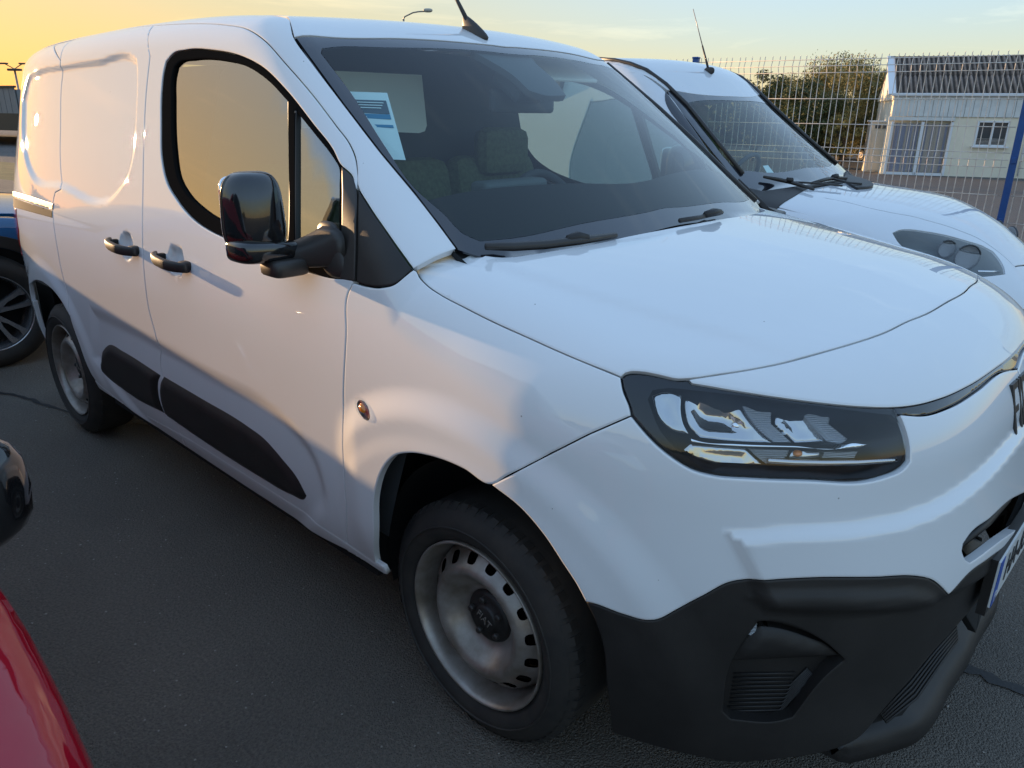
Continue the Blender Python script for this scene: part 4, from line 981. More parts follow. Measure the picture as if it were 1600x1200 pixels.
# price sheet hung behind the windscreen
ps = [(551, 144), (605, 145), (634, 248), (580, 250)]
P0, P1, P2_ = [onplane(a, b, 0, -1.0) for a, b in ((540, 143), (605, 145), (634, 248))]
sh = thing('price_sheet', 'white sheet with slate and blue printed boxes hanging inside the big white van', 'sheet of paper')
ws_in = lambda a, b, o: surf(lambda P: F0(P)+o, [(a, b)])[0]
QA, QB, QC, QD = [ws_in(a, b, .05) for a, b in ((520, 142), (605, 145), (634, 250), (565, 247))]
Wd, Ht = .26, .34
def srect(name, x0, x1, y0, y1, z, m_):
    def q(x, y, zz):
        u = 1+x/Wd; v = -y/Ht; P = (QA*(1-u)+QB*u)*(1-v)+(QD*(1-u)+QC*u)*v; nn = np.cross(QB-QA, QA-QD); nn /= np.linalg.norm(nn)
        return tuple(P+nn*(zz if nn[0] > 0 else -zz))
    return mk(name, [q(x, y, zz) for zz in (z, z-.0008) for x, y in ((x0, y0), (x1, y0), (x1, y1), (x0, y1))], [(0, 1, 2, 3), (7, 6, 5, 4)]+[(k+4, (k+1) % 4+4, (k+1) % 4, k) for k in range(4)], m_, sh)
srect('sheet', -Wd, 0, -Ht, 0, 0, M_['paper'])
srect('printed_box', -Wd+.02, -.018, -.115, -.045, .0015, M_['paperdark']); srect('printed_box', -Wd+.02, -.018, -.142, -.118, .0015, M_['paperblue']); srect('printed_box', -.16, -.018, -.186, -.172, .0015, M_['paperblue'])
for k in range(3): srect('printed_line', -Wd+.03, -.035-.01*k, -.062-.014*k, -.058-.014*k, .003, M_['paper'])

# ------------------------------------------------------------------ parts of parts
def nest(root, pname, cnames):
    def cen(o):
        v = np.empty(len(o.data.vertices)*3); o.data.vertices.foreach_get('co', v); return v.reshape(-1, 3).mean(0)
    base = lambda o: o.name.split('.')[0]
    ps = [(o, cen(o)) for o in root.children if base(o) == pname]
    for o in list(root.children):
        if base(o) in cnames:
            c = cen(o); best = min(ps, key=lambda q: np.linalg.norm(q[1]-c)+(5 if abs(c[1]) > .05 and q[1][1]*c[1] < 0 else 0))
            o.parent = best[0]
nest(van, 'headlamp_housing', ('headlamp_lens', 'lamp_mask', 'reflector', 'reflector_rib', 'lamp_divider', 'daytime_light_bar', 'indicator_bulb', 'lamp_bulb'))
for o in van.children:
    if o.name.startswith('headlamp_housing'): o.name = 'headlamp'
nest(van, 'mirror_head', ('mirror_skirt', 'mirror_glass', 'mirror_arm', 'mirror_step', 'mirror_foot'))
nest(van, 'front_door', ('window_seal', 'window_bar', 'side_window', 'quarter_window', 'door_pillar_trim', 'door_lining'))
nest(van, 'door_handle', ('handle_post',))
nest(van, 'number_plate', ('plate_backing', 'plate_band', 'plate_characters', 'plate_country_letter'))
nest(van, 'steering_wheel', ('steering_hub', 'steering_wheel_spoke'))
nest(van, 'side_repeater', ('repeater_bulb', 'repeater_base'))
nest(van, 'windscreen', ('windscreen_border', 'camera_cover'))
nest(van, 'wiper_blade', ('wiper_joint',))
nest(van, 'bumper_pocket', ('bumper_fin', 'vent_slat', 'fog_lamp'))
# ------------------------------------------------------------------ second white van, behind the first
OY = 2.42
Wz2 = Spl([.2, .35, .5, .7, .9, 1.0, 1.1, 1.3, 1.5, 1.65, 1.8], [.80, .85, .87, .88, .875, .865, .84, .745, .675, .62, .57])
Fz2 = Spl([.2, .35, .5, .62, .72, .8, .88, .95, 1.1], [.55, .60, .63, .625, .60, .55, .48, .40, .2])
Gy2 = Spl([0, .2, .4, .55, .65, .75, .85], [0, .02, .09, .18, .27, .40, .6])
Hc2 = Spl([-.8, -.6, -.3, -.1, .1, .25, .4, .55], [1.20, 1.17, 1.14, 1.115, 1.065, 1.01, .915, .80])
Hy2 = Spl([0, .3, .5, .65, .75, .85], [0, .006, .022, .045, .075, .14])
Ws2 = Spl([-.3, 0, .3, .7, 1.0], [.90, 1.12, 1.34, 1.645, 1.88])
Rf2 = Spl([-3.2, -2.6, -2.0, -1.6, -1.2, -.8], [1.78, 1.815, 1.83, 1.815, 1.755, 1.64])
def F2(P):
    x, y, z = P[..., 0], np.abs(P[..., 1]-OY), P[..., 2]
    fs = (y-Wz2(z)+.03*sst(-.2, .3, x))*.97
    ff = (x-(Fz2(z)-Gy2(y)))*.85
    fh = (z-(Hc2(x)-Hy2(y)))*.93
    fw = (z-Ws2(-.55-.22*y*y-x))*.8
    fr = z-(Rf2(x)-.06*y*y)
    fc = smax(fw, fr, .08)
    return smax(smax(smax(fs, np.minimum(fc, fh), .09+.03*sst(-.05, .05, fc-fh)), ff, .14), -(x+3.3), .15)
v2 = thing('delivery_van', 'older white van parked by the wire fence, half hidden behind the big white van', 'van', group=None)
def S2(*p): return surf(F2, p)
def sym2(n): return symloop(n, OY)
def pm(a): a = np.array(a, float); a[:, 1] = OY-np.abs(a[:, 1]); return a
W2 = M_['white2']
# far half outlines are read off the photograph's side, then mirrored to both
P2M = lambda a: np.stack([a[:, 0], 2*OY-a[:, 1], a[:, 2]], 1)
farA = S2((1193, 151), (1215, 172), (1250, 206), (1285, 239), (1318, 265))    # far screen pillar
farA = P2M(farA)
top2 = pm([[-1.30, .55, 1.62], [-1.235, .35, 1.63], [-1.205, .15, 1.635], [-1.20, 0, 1.636]])
base2 = pm([[-.72, .72, 1.16], [-.62, .6, 1.14], [-.56, .35, 1.14], [-.545, 0, 1.14]])
pil2 = pm([[-.79, .695, 1.19], [-.95, .655, 1.33], [-1.12, .61, 1.48], [-1.27, .575, 1.60]])
cu2 = lambda q, d: cast(F2, np.asarray(q)-np.array(d)*1.0, np.broadcast_to(np.array(d, float), np.asarray(q).shape))
dW = (-.55, 0, -.83)
ws2 = np.concatenate([top2[::-1], pil2[::-1], base2])
in2 = pm([[-1.16, 0, 1.60], [-1.17, .2, 1.60], [-1.19, .45, 1.585], [-1.20, .52, 1.56], [-1.0, .575, 1.42], [-.86, .62, 1.28], [-.80, .61, 1.24], [-.72, .4, 1.235], [-.70, 0, 1.235]])
panel('windscreen_border', F2, sym2(ws2), dW, M_['frit'], v2, holes=[sym2(in2)], push=-.002, h=.05, lip=.01, rd=0, cy=OY)
panel('windscreen', F2, sym2(in2), dW, M_['wind'], v2, push=-.003, gap=0, h=.07, lip=0, rd=0)
roof2 = np.concatenate([top2[::-1], pm([[-1.6, .60, 1.78], [-2.2, .62, 1.8], [-3.2, .62, 1.76], [-3.25, 0, 1.78]])])
panel('roof', F2, sym2(roof2), (0, 0, -1), W2, v2, h=.05)
sd2 = pm([[-.64, .78, 1.14], [-.79, .70, 1.19], [-.95, .66, 1.33], [-1.12, .615, 1.48], [-1.30, .56, 1.62], [-1.6, .605, 1.78], [-2.2, .625, 1.8], [-3.2, .625, 1.76], [-3.22, .7, 1.5], [-3.25, .85, .9], [-3.25, .85, .35], [-3.0, .85, .35], [-2.98, .87, .55], [-2.85, .87, .68], [-2.65, .87, .73], [-2.45, .87, .68], [-2.32, .87, .55], [-2.30, .85, .35],
          [-.62, .85, .35], [-.60, .87, .55], [-.47, .87, .68], [-.27, .87, .73], [-.07, .87, .68], [.06, .86, .55], [.10, .85, .42], [.20, .82, .62], [.10, .84, .80], [.0, .84, .96], [-.05, .84, 1.0], [-.3, .82, 1.09]])
wi2 = pm([[-.80, .8, 1.16], [-1.0, .7, 1.33], [-1.18, .7, 1.48], [-1.32, .65, 1.57], [-1.75, .65, 1.57], [-1.78, .7, 1.2], [-1.74, .8, 1.12], [-1.2, .8, 1.10]])
panel('body_side', F2, sd2, (0, .9, -.42), W2, v2, holes=[wi2], both=True, h=.04, hs=.03, cy=OY)
panel('side_window', F2, wi2, (0, .9, -.42), M_['side'], v2, both=True, h=.07, push=-.008, lip=0, rd=0, cy=OY)
panel('windscreen_pillar', F2, pm([[-.66, .745, 1.145], [-.79, .70, 1.19], [-.95, .66, 1.33], [-1.12, .615, 1.48], [-1.30, .56, 1.62], [-1.27, .64, 1.60], [-1.1, .70, 1.45], [-.92, .755, 1.3], [-.76, .80, 1.17]]), (0, .8, -.6), M_['frit'], v2, both=True, h=.04, push=.002, cy=OY)
gut = S2((925, 92), (960, 94.5), (985, 100), (1010, 110), (1040, 132), (1075, 166), (1120, 222), (1160, 272)); gut = gut+grad(F2, gut)*.004
tube('roof_moulding', gut, .011, M_['trim'], v2, n=6); tube('roof_moulding', P2M(gut), .011, M_['trim'], v2, n=6)
rear2 = [[-3.3, OY-.7, .4], [-3.3, OY+.7, .4], [-3.3, OY+.6, 1.7], [-3.3, OY-.6, 1.7]]
mk('rear_door', rear2, [(3, 2, 1, 0)], W2, v2)
# bonnet
hs2 = S2((1290, 309), (1325, 316), (1360, 325), (1393, 332), (1427, 338), (1452, 345), (1477, 352), (1502, 361), (1530, 373), (1556, 390))
near2 = np.concatenate([pm([[-.50, 0, 1.15], [-.52, .35, 1.15], [-.58, .6, 1.14], [-.62, .72, 1.12]]), hs2, pm([[.43, .2, .86], [.45, 0, .84]])])
panel('bonnet', F2, sym2(near2), (-.2, 0, -1), W2, v2, h=.035)
hl2 = S2((1395, 364), (1405, 359.5), (1423, 358.5), (1443, 361), (1477, 367), (1510, 376), (1535, 384), (1552, 393), (1562, 405), (1569, 418), (1571, 428), (1556, 430), (1527, 432), (1480, 424), (1430, 400), (1402, 376))
wing2 = np.concatenate([pm([[-.62, .735, 1.12]]), hs2, pm([[.435, .2, .86], [.455, 0, .84], [.60, 0, .70]]), pm([[.58, .2, .70], [.50, .42, .70], [.38, .6, .70], [.22, .78, .68], [.12, .84, .6], [.08, .845, .6], [.0, .855, .8], [-.05, .84, 1.0], [-.3, .81, 1.09], [-.62, .77, 1.13]])])
V0 = panel('front_wing', F2, wing2, (-.6, .75, -.35), W2, v2, holes=[hl2], both=True, h=.03, cy=OY)
panel('headlamp_housing', F2, hl2, (-.5, .75, -.4), M_['dash'], v2, both=True, h=.02, push=-.01, lip=0, rd=0, cy=OY, prof=lambda s, uv, P: -.06*sst(0, .04, s))
panel('headlamp_lens', F2, hl2, (-.5, .75, -.4), M_['lens'], v2, both=True, h=.04, push=-.001, lip=0, rd=.002, cy=OY)
for (a, b, r) in ((1510, 402, .066), (1478, 389, .046)):
    c_ = surf(lambda P: F2(P)+.035, [(a, b)])[0]
    for sg in (1, -1):
        cc = np.array([c_[0], c_[1] if sg > 0 else 2*OY-c_[1], c_[2]]); Rm = np.array([[.8, .6*sg, 0], [-.6*sg, .8, 0], [0, 0, 1.]])
        superq('lamp_reflector', cc, (.006, r, r*.85), (1, 1), M_['lensrib'], v2, n=28, rot=Rm)
        tube('lamp_ring', [cc+Rm@np.array([.006, r*math.cos(k), r*.85*math.sin(k)]) for k in np.linspace(0, 2*math.pi, 25)[:-1]], .004, M_['dark'], v2, closed=True, n=6)
c_ = surf(lambda P: F2(P)+.02, [(1528, 424), (1550, 424.5), (1566, 424)]); tube('lamp_trim', c_, .005, M_['chrome'], v2, n=6)
bl2 = pm([[.605, 0, .705], [.585, .2, .705], [.505, .42, .705], [.385, .6, .705], [.22, .78, .68], [.12, .84, .58], [.12, .84, .35], [.35, .7, .28], [.5, .4, .25], [.58, 0, .25]])
panel('front_bumper', F2, sym2(bl2[::-1]), (-1, 0, 0), M_['plastic'], v2, h=.03, push=.012)
for zz in (.42, .47, .52, .57): tube('grille_bar', cu2([[.58, OY+y, zz] for y in np.linspace(-.35, .35, 9)], (-1, 0, 0))+[.016, 0, 0], .009, M_['gloss'], v2, n=6)
for cyy, sg in ((OY-.86, -1), (OY+.86, 1)):
    for wx in (-.27, -2.65):
        lathe('tyre', [(.19, .0), (.215, .0), (.26, .014), (.29, .0), (.305, -.02), (.31, -.05), (.31, -.15), (.29, -.19)], M_['rubber'], v2, n=40, c=(wx, cyy, .31), sgn=sg)
        lathe('rim', [(0, -.04), (.07, -.04), (.1, -.03), (.15, -.02), (.19, -.04), (.2, -.0), (.212, .0)], M_['steel'], v2, n=40, c=(wx, cyy, .31), sgn=sg)
box('underbody', (-1.4, OY, .5), (3.2, 1.2, .45), M_['black'], v2)
box('dashboard', (-.98, OY, 1.03), (.55, 1.35, .16), M_['dash'], v2, bev=.04)
box('bulkhead', (-2.0, OY, 1.1), (.04, 1.3, 1.2), M_['dark'], v2)
wc2 = surf(lambda P: F2(P)+.22, [(1182, 268)])[0]
tube('steering_wheel', [wc2+np.array([-.10+.07*math.sin(a), .17*math.cos(a), .155*math.sin(a)-.06]) for a in t_], .014, M_['dark'], v2, closed=True, n=6)
for yy in (-.36, .36):
    box('seat_back', (-1.62, OY+yy, 1.15), (.13, .46, .5), M_['fabric'], v2, bev=.05); box('headrest', (-1.66, OY+yy, 1.48), (.09, .26, .16), M_['fabric'], v2, bev=.03)
stk = surf(lambda P: F2(P)+.01, [(1192, 259), (1200, 258), (1210, 271), (1200, 273)])
mk('windscreen_ticket', stk, [(3, 2, 1, 0)], M_['paper'], v2)
for pl in ([(1190, 281), (1212, 285), (1235, 291), (1270, 302)], [(1267, 292), (1290, 286), (1305, 284), (1321, 284)]):
    q = S2(*pl); q = q+grad(F2, q)*.02; tube('wiper_blade', q, [.007, .011, .011, .008], M_['trim'], v2, n=7)
    q = S2(pl[1], pl[2]); q = q+grad(F2, q)*.03; tube('wiper_joint', [q[0]*.4+q[1]*.6, q[1], q[1]*1.1-q[0]*.1], [.012, .016, .010], M_['plastic'], v2, n=6)
q = S2((1235, 291), (1275, 293), (1315, 297)); q = q+grad(F2, q)*.022; tube('wiper_arm', q, .006, M_['trim'], v2, n=6)
q = S2((1300, 286), (1325, 292), (1345, 294)); q = q+grad(F2, q)*.022; tube('wiper_arm', q, .006, M_['trim'], v2, n=6)
cw = pm([[-.50, .60, 1.13], [-.52, .35, 1.14], [-.50, 0, 1.14], [-.56, 0, 1.14], [-.58, .35, 1.14], [-.66, .6, 1.13], [-.76, .75, 1.12], [-.5, .78, 1.12]])
panel('cowl', F2, sym2(np.array([cw[3], cw[4], cw[5], cw[6], cw[7], cw[0], cw[1], cw[2]])), (0, 0, -1), M_['plastic'], v2, push=.004, h=.04, lip=.03)
panel('pillar_foot_cover', F2, S2((1322, 270), (1345, 282), (1362, 289), (1359, 295), (1338, 297), (1326, 290)), (0, -.3, -.95), M_['plastic'], v2, push=.014, h=.03, lip=.03, gap=0, rd=.003, cy=OY)
ab2 = S2((1108, 113))[0]
superq('aerial_base', ab2+[0, 0, .008], (.035, .014, .022), (.8, .9), M_['trim'], v2, n=16)
dd_ = onplane(1083, 14, 1, ab2[1])-ab2; ll = np.linalg.norm(dd_); dd_ /= ll
tube('aerial_whip', [ab2, ab2+dd_*ll*.42], [.008, .005], M_['trim'], v2, n=8); tube('aerial_whip', [ab2+dd_*ll*.42, ab2+dd_*ll], [.003, .0022], M_['steel'], v2, n=6)

# ------------------------------------------------------------------ ordinary cars: one builder, own shapes
def wheel_simple(parent, c, sg, r=.32, alloy=False):
    w_ = .20; k = r/.32
    parent = lathe('wheel', [(.195*k, -.17), (.198*k, -.06), (.206*k, -.012), (.214*k, .002), (.218*k, -.002)], M_['alloy'] if alloy else M_['steel'], parent, n=56, c=c, sgn=sg)
    ty = lathe('tyre', [(.205*k, -.01), (.215*k, .0), (.255*k, .014), (.285*k, .006), (.305*k, -.015), (.318*k, -.04), (.32*k, -.10), (.318*k, -.16), (.30*k, -.19), (.2*k, -.195)], M_['rubber'], parent, n=56, c=c, sgn=sg)
    lathe('brake_drum', [(0, -.10), (.12, -.10), (.19*k, -.14)], M_['black'], parent, n=24, c=c, sgn=sg)
    if alloy:
        for i in range(5):
            a0 = 2*math.pi*i/5+.33
            for s2 in (-1, 1):
                V = []
                for (rr, off, hw) in ((.035, .0, .020), (.10*k, .026, .011), (.17*k, .040, .013), (.205*k, .038, .022)):
                    for side in (-1, 1):
                        for d in (-.030+.06*(rr/.2)*.3, -.055):
                            px, pz = rr, s2*off*(rr/.1 if rr < .1 else 1)+side*hw
                            V.append((c[0]+px*math.cos(a0)-pz*math.sin(a0), c[1]+sg*d, c[2]+px*math.sin(a0)+pz*math.cos(a0)))
                Fc = []
                for j in range(3):
                    b = j*4; Fc += [(b, b+4, b+6, b+2), (b, b+1, b+5, b+4), (b+2, b+6, b+7, b+3)]
                mk('spoke', V, Fc, M_['alloy'], parent)
        lathe('hub_cap', [(0, -.018), (.03, -.02), (.034, -.03), (.05, -.045)], M_['trim'], parent, n=24, c=c, sgn=sg)
        for i in range(5):
            a = 2*math.pi*i/5+.33; superq('wheel_nut', (c[0]+.042*math.cos(a), c[1]-sg*.022, c[2]+.042*math.sin(a)), (.009, .008, .009), (1, 1), M_['chrome'], parent, n=8)
    else:
        lathe('wheel_cover', [(0, -.02), (.05, -.02), (.07, -.03), (.12, -.015), (.17, -.015), (.19*k, -.03), (.2*k, -.04)], M_['steel'], parent, n=40, c=c, sgn=sg)
def car(name, label, cat_, loc, rotz, pm_, paint_, cladding=False, group=None, alloy=False, h=.06, lamps=True):
    """x forward, front axle at 0. pm_: dict of dimensions"""
    g = pm_; Hw = g['w']/2; z0 = g.get('z0', .22); wb = g['wb']; fo, ro = g['fo'], g['ro']; bh = g['belt']; rh = g['h']; hb = g['bonnet']; wr = g.get('wr', .32)
    Wc = Spl([.2, .4, .6, bh-.15, bh, bh+.15, rh-.1, rh], [Hw-.10, Hw-.02, Hw, Hw-.01, Hw-.05, Hw-.115, Hw-.27, Hw-.33])
    Hcc = Spl([-1.2, g['wsb'], 0, fo*.5, fo*.85, fo], [hb+.13, hb+.06, hb, hb-.05, hb-.12, hb-.2])
    sl_ = (rh-.04-(hb+.03))/(g['wsl'])
    tail = g.get('tail', 1.0)
    def FC(P):
        x, y, z = P[..., 0], np.abs(P[..., 1]), P[..., 2]
        fs = (y-(Wc(z)-.05*sst(-.2, fo, x)-.06*sst(-wb+.2, -wb-ro, x)))*.95
        ff = (x-(fo+.05*np.exp(-((z-.45)/.2)**2)-.22*np.maximum(0, z-.62)-.45*np.maximum(0, y-.35)**2*1.6))*.8
        fr_ = (-(x+wb+ro)+.45*np.maximum(0, y-.4)**2+tail*.28*np.maximum(0, z-bh))*.9
        fh = (z-(Hcc(x)-.12*y**2))*.97
        t = g['wsb']-.18*y*y-x
        fw = (z-(hb+.05+sl_*t-.10*sl_*np.maximum(t, 0)**2*.4))*.84
        frf = z-(rh-.03*((x+1.5)/1.2)**2-.07*y*y)
        fc = smax(fw, frf, .10)
        return smax(smax(smax(fs, np.minimum(fc, fh), .10), ff, .16), fr_, .16)
    t = thing(name, label, cat_, loc, rotz, group)
    yy = -Hw
    def arch(cx): return [[cx+(wr+.055)*math.cos(a), yy, wr+(wr+.055)*math.sin(a)] for a in np.linspace(math.pi+.15, -.15, 11)]
    bel = bh+.005
    xr = -wb-ro
    low = [[xr+.10, yy, .30], [xr+.06, yy, bel]]
    side = [[xr+.25, yy, z0]]+arch(-wb)+arch(0)+[[fo-.30, yy, z0], [fo-.30, yy, hb-.14], [g['wsb']+.05, yy, hb-.02], [g['wsb']-.20, yy, bel], [xr+.25, yy, bel]]
    panel('body_side', FC, side, (0, 1, -.1), paint_, t, both=True, h=h, hs=.04, ang=30)
    xe = g.get('wre', xr+.55)
    win = [[g['wsb']-.22, yy, bel+.012], [g['wsb']-.62, yy, rh-.13], [g['wsb']-.95, yy, rh-.075], [xe-.02, yy, rh-.11], [xe-.28, yy, bel+.10], [xe-.22, yy, bel+.012]]
    panel('side_glass', FC, win, (0, .9, -.3), M_['tint'], t, both=True, h=.08, push=-.004, lip=0, rd=0, ang=50)
    ca = [[g['wsb']-.20, yy, bel], [g['wsb']-.05, yy, hb-.0], [g['wsb']-.70, yy*.7, rh-.04], [g['wsb']-1.2, yy*.7, rh-.0], [xe-.1, yy*.7, rh-.02], [xr+.32, yy*.8, bel+.12], [xr+.25, yy, bel]]
    panel('cabin_frame', FC, ca, (0, .75, -.65), paint_, t, holes=[win], both=True, h=h, hs=.04, ang=50)
    rfn = [[g['wsb']-.62, 0, rh], [g['wsb']-.66, -.3, rh], [g['wsb']-.72, -Hw+.33, rh], [g['wsb']-1.2, -Hw+.30, rh], [xe-.1, -Hw+.31, rh], [xe-.2, 0, rh]]
    panel('roof', FC, symloop(rfn), (0, 0, -1), paint_, t, h=.09)
    wsn_ = [[g['wsb']-.02, 0, hb+.1], [g['wsb']-.06, -.45, hb+.1], [g['wsb']-.15, -Hw+.12, hb+.1], [g['wsb']-.70, -Hw+.32, rh-.05], [g['wsb']-.63, -.3, rh], [g['wsb']-.60, 0, rh]]
    panel('windscreen', FC, symloop(wsn_), (-.6, 0, -.8), M_['tint'], t, h=.08, push=-.003, lip=0, rd=0, gap=-.01)
    bn = [[g['wsb']+.0, 0, hb], [g['wsb']-.05, -.45, hb], [g['wsb']-.08, -Hw+.14, hb], [-.2, -Hw+.13, hb], [fo*.4, -Hw+.16, hb], [fo*.72, -Hw+.28, hb-.1], [fo*.93, -.3, hb-.1], [fo*.96, 0, hb-.1]]
    panel('bonnet', FC, symloop(bn), (-.1, 0, -1), paint_, t, h=.05)
    fb_ = [[0, 0, hb-.12], [0, -.30, hb-.115], [0, -.60, hb-.12], [0, -Hw-.1, hb-.12], [0, -Hw-.1, z0], [0, -.5, z0], [0, 0, z0]]
    fn = np.array([[fo-.02, 0, hb-.17], [fo-.05, -.35, hb-.16], [fo-.20, -Hw+.20, hb-.14], [fo-.27, -Hw+.10, hb-.14], [fo-.27, -Hw+.12, z0], [fo-.1, -.4, z0], [fo, 0, z0]])
    panel('front_bumper', FC, symloop(fn), (-1, 0, -.05), paint_, t, h=h, ang=30)
    rn_ = np.array([[xr, 0, bel], [xr+.03, -.4, bel], [xr+.20, -Hw+.08, bel], [xr+.20, -Hw+.10, z0], [xr+.05, -.4, z0], [xr, 0, z0]])
    panel('tailgate', FC, symloop(rn_), (1, 0, -.05), paint_, t, h=.07, ang=30)
    rg = np.array([[xr+.1, 0, rh-.08], [xr+.1, -.4, rh-.1], [xr+.2, -Hw+.25, rh-.12], [xr+.2, -Hw+.15, bel+.03], [xr, 0, bel+.03]])
    panel('rear_window', FC, symloop(rg), (.9, 0, -.4), M_['tint'], t, h=.1, lip=0, rd=0, gap=-.02)
    if lamps:
        hlp = [[fo-.02, -.50, hb-.19], [fo-.12, -Hw+.18, hb-.17], [fo-.35, -Hw, hb-.17], [fo-.30, -Hw, hb-.28], [fo-.1, -Hw+.2, hb-.31], [fo, -.52, hb-.29]]
        panel('headlamp', FC, hlp, (-.7, .7, -.05), M_['satinchrome'], t, both=True, h=.04, push=.004, ang=60)
        rl = [[xr+.26, -Hw, bel-.03], [xr+.02, -Hw+.25, bel-.03], [xr+.02, -Hw+.25, bel-.25], [xr+.26, -Hw, bel-.28]]
        panel('tail_lamp', FC, rl, (.75, .66, -.0), M_['redlamp'], t, both=True, h=.05, push=.006, ang=60)
        panel('grille', FC, symloop([[fo, 0, hb-.20], [fo, -.42, hb-.20], [fo, -.38, hb-.33], [fo, 0, hb-.35]]), (-1, 0, 0), M_['plastic'], t, h=.06, push=.005, ang=60)
    if cladding:
        for cx in (0, -wb):
            o1 = [[cx+(wr+.055)*math.cos(a), yy, wr+(wr+.055)*math.sin(a)] for a in np.linspace(math.pi+.12, -.12, 15)]
            o2 = [[cx+(wr+.135)*math.cos(a), yy, wr+(wr+.125)*math.sin(a)] for a in np.linspace(-.12, math.pi+.12, 15)]
            panel('arch_cladding', FC, o1+o2, (0, 1, -.1), M_['plastic'], t, both=True, h=.03, push=.018, lip=.05)
        panel('sill_cladding', FC, [[-wb+wr+.1, yy, .36], [-wr-.12, yy, .36], [-wr-.09, yy, .20], [-wb+wr+.1, yy, .20]], (0, 1, 0), M_['plastic'], t, both=True, h=.08, push=.014)
    for sg in (-1, 1):
        for cx in (0, -wb): wheel_simple(t, (cx, sg*(Hw-.015), wr), sg, wr, alloy)
        mz = g.get('mz', 0); mb = g.get('mb', 1)
        mp_ = g.get('mpos') or (g['wsb']-.30, Hw+.05, bh+.07)
        superq('mirror_head', (mp_[0], sg*mp_[1], mp_[2]), (.07, .10*mb, .075*mb), (.7, .8), paint_ if not alloy else M_['gloss'], t, n=20)
        superq('mirror_arm', (mp_[0]+.02, sg*(mp_[1]-.09), mp_[2]-.05), (.04, .07, .02), (.8, .8), M_['trim'], t, n=10)
    box('underbody', (-wb/2, 0, .48), (wb+.7, g['w']-.55, .42), M_['black'], t)
    box('seats', (-wb*.52, 0, bh-.05), (1.1, 1.1, .4), M_['dark'], t, bev=.1)
    return t
SUV = dict(w=1.80, wb=2.67, fo=.82, ro=.82, belt=.98, h=1.56, bonnet=1.0, wsb=-.74, wsl=.80, wr=.345, tail=.8)
SUP = dict(w=1.74, wb=2.53, fo=.78, ro=.68, belt=.93, h=1.45, bonnet=.93, wsb=-.42, wsl=.85, wr=.31, tail=.9)
SED = dict(w=1.80, wb=2.70, fo=.88, ro=.80, belt=.94, h=1.46, bonnet=.93, wsb=-.50, wsl=.9, wr=.32, tail=1.3)
# ------------------------------------------------------------------ the other parked cars
car('parked_car', 'blue crossover with black arch cladding and split spoke alloy wheels behind the big white van', 'car', (-5.02, -.87, 0), R(90), SUV, M_['blue'], cladding=True, alloy=True, h=.045)
rc = car('parked_car', 'glossy red car cut off by the lower left corner of the picture', 'car', (.05, -2.60, 0), 0, dict(SUP, wsb=-.02, mb=1.45, mpos=tuple((onplane(-108, 790, 2, .90)-[.05, -2.60, 0]).tolist())), M_['red'], alloy=True, h=.04)
car('parked_car', 'dark grey car parked beyond the blue crossover at the left edge', 'car', (-9.2, -2.2, 0), R(96), SED, M_['grey'], alloy=True, h=.08)
car('parked_car', 'silver hatchback parked two spaces beyond the red car, outside the picture', 'car', (-6.5, -8.6, 0), 0, SUP, M_['silver'], h=.09)
car('parked_car', 'pale small car parked far off under the trees behind the wire fence', 'car', tuple(ondepth(1300, 262, 44)[:2])+(-.95,), R(160), SUP, M_['silver'], h=.12, lamps=False)
